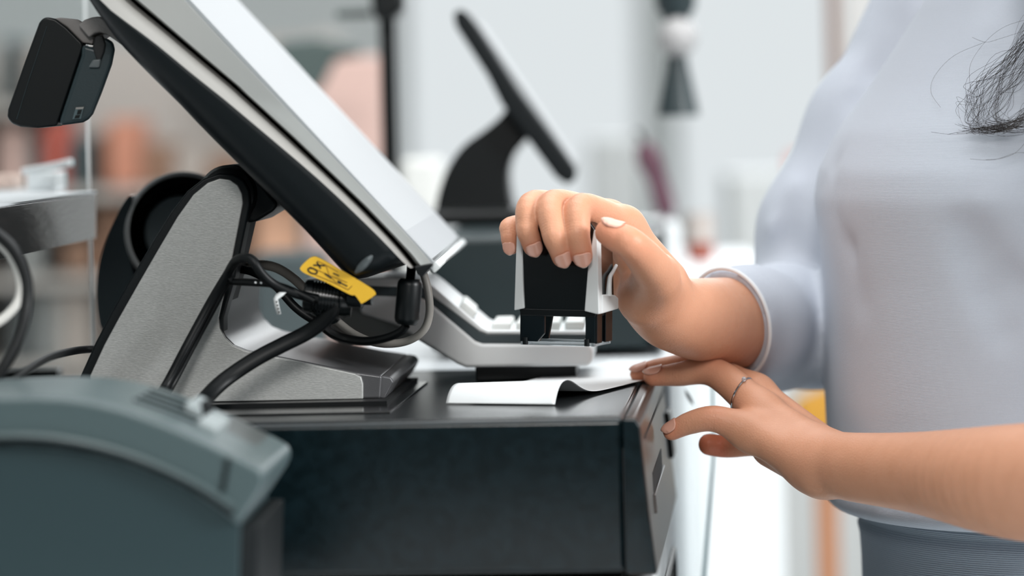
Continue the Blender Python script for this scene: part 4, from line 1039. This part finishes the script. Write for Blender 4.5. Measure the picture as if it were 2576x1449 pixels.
for pts in ([(2600, 45, .01), (2530, 66, .008), (2480, 104, .006), (2442, 160, .005), (2440, 210, .005), (2446, 236, .005)], [(2600, 70, .01), (2520, 96, .007), (2480, 106, .006), (2446, 94, .005)],
            [(2478, 106, .006), (2400, 140, .005), (2352, 190, .005), (2342, 232, .005), (2366, 270, .005)], [(2600, 330, .008), (2560, 380, .006), (2520, 398, .005), (2480, 402, .005)], [(2600, 390, .008), (2560, 384, .006), (2500, 402, .005), (2440, 400, .004)], [(2600, 310, .008), (2500, 330, .006), (2400, 338, .005), (2342, 332, .005)]):
    strand(pts, .00008)
hm.tube([hc + np.array((.02, -.075, .03)), hc + np.array((.03, -.11, -.08)), P(2760, 40, 1.895), P(2720, 200, 1.888), P(2700, 330, 1.886)], [.03, .036, .034, .028, .010], n=14)
obj('hair', hm, M_hair, person, angle=60, label='long dark wavy hair')
# ------------------------------------------------------------------ second till behind (out of focus)
Y2 = 2.27
zc = .9987
sd = thing('cash_drawer', 'dark teal cash drawer out of focus on the white cabinet behind the stamp', 'cash drawer', P(1370, 890, Y2 + .1))
a, b = P(1085, 889, Y2), P(1662, 578, Y2)
obj('body', MB().box((a.x, Y2, zc + .004), (b.x - a.x - .008, 0, 0), W(3, .30), (0, 0, b.z - zc - .006)), M_teal, sd, bevel=.004)
obj('front_panel', MB().box((b.x - .0085, Y2, zc + .004), (.008, 0, 0), W(3, .30), (0, 0, b.z - zc - .008)), M_black, sd, bevel=.002)
obj('rubber_foot', MB().box((a.x + .02, Y2 + .03, zc), (b.x - a.x - .05, 0, 0), W(3, .22), (0, 0, .005)), M_rubber, sd)
zt = b.z - .002
s2 = thing('touchscreen_terminal', 'second dark tilted touchscreen, blurred, on the far teal drawer', 'point of sale screen', (P(1230, 580, 2.4).x, 2.42, zt))
YB = 2.52
obj('screen_housing', MB().prism(pxy([(1140, 34), (1152, 24), (1170, 26), (1186, 44), (1300, 222), (1452, 428), (1446, 456), (1424, 464), (1398, 446), (1262, 262), (1226, 190), (1146, 66)], YB), W(1, .24)), M_black, s2, bevel=.004)
n0_, n1_ = P(1184, 40, YB + .004), P(1452, 428, YB + .004)
L2 = n1_ - n0_; nn = L2.cross(W(1, .24)).normalized(); nn = nn if nn.x > 0 else -nn
obj('display', MB().box(n0_ + nn * .0004 + L2 * .03, L2 * .94, W(1, .236), nn * .001), M_screen, s2, smooth=False, label='pale lit display')
leg = smoothpoly([(1096, 520), (1118, 440), (1160, 372), (1220, 326), (1256, 296), (1290, 262), (1330, 330), (1316, 360), (1290, 392), (1276, 440), (1282, 500), (1300, 560), (1316, 612), (1090, 612)], 3)
lg = [P(x, y, YB + .02) for x, y in leg]
for q in lg: q.z = max(q.z, zt + .0006)
obj('stand', MB().prism(lg, W(1, .15)), M_black_sm, s2, bevel=.003)
obj('base', MB().box((P(1090, 600, YB).x, YB - .03, zt + .0003), (.075, 0, 0), W(1, .20), (0, 0, .010)), M_black_sm, s2, bevel=.003)

# ------------------------------------------------------------------ pole with speaker like head, other shop things
YQ = 2.75
pl = thing('display_pole', 'dark slim pole with blocky head, blurred, behind the touchscreen', 'pole', (P(978, 900, YQ).x, YQ, 0))
px0 = P(980, 300, YQ).x
obj('pole', MB().aabb(px0 - .006, px0 + .006, YQ - .006, YQ + .006, 0, P(0, 60, YQ).z), M_black_sm, pl, bevel=.001)
obj('base', MB().lathe([(.09, 0), (.09, .012), (.02, .02), (.0001, .02)], (px0, YQ, 0), n=32), M_black_sm, pl)
a, b = P(928, 48, YQ), P(1018, -120, YQ)
obj('head', MB().prism([Vector((a.x, YQ - .03, b.z)), Vector((b.x, YQ - .03, b.z)), Vector((b.x, YQ - .03, a.z + .006)), Vector((b.x - .012, YQ - .03, a.z - .004)), Vector((a.x + .004, YQ - .03, a.z))], (0, .06, 0)), M_black_sm, pl, bevel=.004)
a, b = P(846, 46, YQ), P(935, 24, YQ)
obj('side_arm', MB().aabb(a.x, b.x, YQ - .008, YQ + .008, a.z, b.z), mat('arm_green', srgb(78, 88, 86), .5), pl, bevel=.002)

# pendant hourglass lamp; pale ball stands in for a bokeh disc
YH = 2.75
def hz(py): return P(1700, py, YH).z
hx = P(1703, 150, YH).x; kx = YH / FPX
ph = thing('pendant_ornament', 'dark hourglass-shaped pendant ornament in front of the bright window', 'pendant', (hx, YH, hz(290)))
obj('lower_shade', MB().lathe([(52 * kx, hz(292)), (50 * kx, hz(270)), (40 * kx, hz(220)), (30 * kx, hz(170)), (26 * kx, hz(140)), (.0001, hz(139))], (hx, YH, 0), n=36), mat('ornament_teal', srgb(38, 50, 53), .4), ph, angle=40)
obj('upper_shade', MB().lathe([(.0001, hz(64)), (28 * kx, hz(62)), (36 * kx, hz(40)), (50 * kx, hz(18)), (52 * kx, hz(-80)), (.0001, hz(-90))], (hx, YH, 0), n=36), MATS['ornament_teal'], ph, angle=40)
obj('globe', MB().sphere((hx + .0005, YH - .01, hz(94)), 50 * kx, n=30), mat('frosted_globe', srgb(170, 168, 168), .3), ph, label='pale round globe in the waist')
obj('cord', MB().tube([(hx, YH, hz(-90)), (hx, YH, 3.0999)], .003, smooth=0), M_black_sm, ph)

YU = 3.06
um = thing('rolled_umbrella', 'slim mauve rolled umbrella leaning, blurred, beside the white stand', 'umbrella', (P(1690, 560, YU).x, YU, P(1480, 560, 3.0).z))
obj('canopy', MB().tube([P(1618, 362, YU), P(1632, 400, YU), P(1652, 450, YU), P(1670, 510, YU), P(1678, 541, YU)], [.006, .0105, .008, .009, .007], n=12), mat('mauve_cloth', srgb(92, 60, 72), .7), um)
obj('handle', MB().tube([P(1618, 362, YU), P(1606, 336, YU), P(1596, 336, YU)], .0022, n=8), M_black_sm, um)
obj('tip', MB().tube([P(1678, 540, YU), Vector((P(1690, 570, YU).x, YU, P(1712, 560, 3.0).z + .003))], [.006, .003], n=8, smooth=0), M_black_sm, um)

def slab(name, label, cat, q, Y, d, m, z0=None, group=None, bevel=.004, yaw=0):
    a, b = P(q[0], q[3], Y), P(q[1], q[2], Y)
    zb = a.z if z0 is None else z0
    return tag(obj(name, MB().aabb(a.x, b.x, Y, Y + d, zb, b.z), m, bevel=bevel), label, cat, group)
slab('display_stand', 'white display plinth behind the right hand', 'plinth', (1480, 1712, 560, 900), 3.0, .12, M_white, 0)
slab('display_table', 'white table with cup behind the right sleeve', 'table', (1722, 1960, 672, 900), 3.13, .4, M_white, 0)
YD = 3.2; cupx = P(1760, 600, YD).x; ky = YD / FPX; zt_ = P(1760, 672, 3.13).z + .0005
cp = thing('drink_cup', 'clear cup with red-brown drink on the white table, blurred', 'cup', (cupx, YD, zt_))
obj('drink', MB().lathe([(.0001, .0015), (34 * ky, .0015), (36 * ky, .017), (.0001, .017)], (cupx, YD, zt_), n=32), mat('red_drink', srgb(150, 66, 46), .4), cp, angle=40, label='red-brown drink')
obj('upper_cup', MB().lathe([(36 * ky, .0171), (37 * ky, .042), (35 * ky, .042), (34 * ky, .0171)], (cupx, YD, zt_), n=32, caps=False), mat('taupe_glass', srgb(190, 180, 174), .3), cp, angle=40)
slab('red_parcel', 'small red parcel far back beside the right shoulder', 'parcel', (1990, 2040, 390, 431), 4.42, .05, mat('soft_red', srgb(225, 120, 105), .7), None)
slab('parcel_plinth', 'pale grey plinth under the small red parcel', 'plinth', (1840, 2200, 432, 452), 4.4, .2, M_offwhite, 0)
tag(obj('hanging_rail', MB().aabb(P(2098, 600, 3.6).x, P(2122, 600, 3.6).x, 3.6, 3.63, P(2110, 700, 3.6).z, 3.0995), mat('post_wood', srgb(142, 112, 100), .6), bevel=.004), 'slim brown wooden rail hanging from the ceiling left of the right shoulder', 'rail')
slab('grey_banner', 'grey-white hanging banner beside the brown post', 'banner', (2126, 2320, -200, 420), 3.9, .02, mat('banner_grey', srgb(196, 194, 192), .8), None)
slab('grey_plinth', 'pale grey tall plinth behind the white plinth, left of the umbrella', 'plinth', (1490, 1610, 348, 392), 4.4, .2, M_offwhite, 0)

# mustard chair behind the person
YM = 3.6
ch_ = thing('chair', 'mustard yellow chair half hidden behind the sweater', 'chair', (P(2080, 1200, YM).x, YM, 0))
a, b = P(2000, 1065, YM), P(2200, 975, YM)
bk_ = MB().prism([Vector((a.x, YM, a.z - .05)), Vector((b.x, YM, a.z - .05)), Vector((b.x, YM, b.z + .03)), Vector((a.x + .03, YM, b.z)), Vector((a.x, YM, a.z + .02))], (0, .05, 0))
obj('backrest', bk_, mat('mustard_cloth', srgb(196, 142, 52), .8), ch_, bevel=.008)
obj('seat', MB().aabb(a.x - .02, b.x + .25, YM - .02, YM + .42, .42, .47), MATS['mustard_cloth'], ch_, bevel=.01)
M_cw = mat('chair_wood', srgb(176, 120, 84), .5)
for x in (a.x + .0, b.x + .2):
    for y in (YM, YM + .36):
        obj('leg', MB().tube([(x, y, .42), (x, y, 0)], [.018, .012], smooth=0), M_cw, ch_)
obj('back_rail', MB().aabb(a.x + .02, a.x + .04, YM + .01, YM + .03, .46, a.z), M_cw, ch_)

# ------------------------------------------------------------------ shop shelving behind on the left
YL = 4.6
M_sh = mat('shelf_taupe', srgb(186, 180, 174), .8)
sh = thing('shelving_unit', 'taupe wall shelving full of blurred goods at the left', 'shelving', (-.6, YL, 0))
def zpy(py, Y=YL): return P(500, py, Y).z
xa, xb = P(-120, 500, YL).x, P(840, 500, YL).x
obj('back_board', MB().aabb(xa, xb, YL + .30, YL + .33, 0, zpy(90)), M_sh, sh, smooth=False)
for py in (250, 470, 690, 910, 1150):
    obj('shelf_board', MB().aabb(xa, P(130, 250, YL).x if py == 250 else xb, YL, YL + .30, zpy(py) - .012, zpy(py)), mat('board%d' % py, srgb(172, 166, 160), .7), sh, bevel=.002)
for x in (xa, xb - .02): obj('upright', MB().aabb(x, x + .02, YL, YL + .30, 0, zpy(90)), M_sh, sh, bevel=.002)
cols = dict(brown=srgb(140, 108, 88), dbrown=srgb(112, 84, 68), orange=srgb(192, 132, 108), grey=srgb(150, 152, 150), dgrey=srgb(88, 92, 92), pink=srgb(208, 176, 166), peach=srgb(226, 178, 148), white=srgb(222, 222, 218), red=srgb(190, 92, 76), slate=srgb(66, 76, 78), taupe=srgb(168, 158, 150))
CM = {k: mat('goods_' + k, v, .7) for k, v in cols.items()}
goods = [  # x0, x1, top, shelf, colour, words
    (2, 44, 60, 250, 'slate', 'slate carton on the top shelf at the far left'), (60, 120, 120, 250, 'taupe', 'taupe carton on the top shelf left of the rear display'),
    (270, 350, 300, 470, 'orange', 'orange-brown carton left of the tilted screen back'), (250, 268, 330, 470, 'dbrown', 'dark brown narrow carton beside the acrylic edge'),
    (356, 430, 360, 470, 'brown', 'brown low carton beside the orange carton'), (436, 520, 380, 470, 'taupe', 'taupe low carton under the screen back'),
    (524, 600, 395, 470, 'brown', 'brown carton just left of the hinge'),
    (110, 160, 300, 470, 'red', 'red carton under the rear display'), (170, 225, 345, 470, 'slate', 'slate carton beside the acrylic edge'), (0, 60, 320, 470, 'pink', 'pinkish carton far left of the middle shelf'), (66, 104, 350, 470, 'dgrey', 'dark grey carton between the red and pinkish cartons'),
    (250, 300, 520, 690, 'brown', 'brown carton behind the scanner dish'), (306, 420, 540, 690, 'dbrown', 'dark brown carton hidden behind the scanner'),
    (640, 800, 470, 625, 'peach', 'peach carton seen in the gap under the tilted screen'),
    (20, 90, 690, 910, 'dgrey', 'dark grey carton inside the cable loops'), (100, 146, 700, 910, 'grey', 'grey carton right of the cable loops'), (150, 226, 720, 910, 'taupe', 'taupe carton below the dark shelf end'), (40, 96, 560, 690, 'grey', 'grey carton under the dark shelf'), (160, 232, 600, 690, 'brown', 'brown rounded carton under the dark shelf end'),
    (90, 130, 860, 1150, 'red', 'muted red carton low behind the cable arc'), (140, 230, 920, 1150, 'taupe', 'taupe carton low behind the cable arc'),
]
for x0, x1, top, shf, c, words_ in goods:
    top = max(top, {250: 100, 470: 290, 690: 512, 910: 732, 1150: 952, 625: 505}[shf]); shf = 690 if shf == 625 else shf
    a = P(x0, top, YL - .0 + .05); b = P(x1, top, YL + .05); z0 = zpy(shf) + .0006
    tag(obj('carton', MB().aabb(min(a.x, b.x), max(a.x, b.x), YL + .05, YL + .20, z0, max(a.z, z0 + .02)), CM[c], bevel=.004), words_, 'carton')
slab('dark_bin', 'dark grey bin below the peach carton, blurred', 'bin', (640, 812, 638, 800), 3.0, .12, CM['slate'], 0)
# things above the touchscreen edge: camera monitor and pinkish poster
YK = 3.3
a, b = P(700, 190, YK), P(905, 100, YK)
hd = thing('hanging_sign', 'dark grey-green sign panel, blurred, above the pinkish panel', 'sign', (a.x, YK, 0))
obj('panel', MB().prism([P(680, 205, YK), P(700, 108, YK), P(800, 96, YK), P(850, 108, YK), P(905, 120, YK), P(905, 140, YK), P(840, 150, YK), P(800, 230, YK)], (0, .04, 0)), mat('sign_green', srgb(72, 84, 82), .6), hd, bevel=.004)
obj('post', MB().aabb(P(740, 200, YK).x, P(752, 200, YK).x, YK + .01, YK + .03, 0, P(740, 205, YK).z + .002), CM['dgrey'], hd)
slab('pink_panel', 'pinkish beige panel between the screen edge and dark pole', 'panel', (770, 960, 140, 500), 3.5, .03, CM['pink'], 0)
slab('goods_box', 'small white and brown box at the foot of the dark pole', 'box', (1010, 1110, 400, 500), 3.0, .1, CM['white'], 0)

# unparented finishing: file every child's origin at its thing
for o in list(bpy.data.objects):
    pass
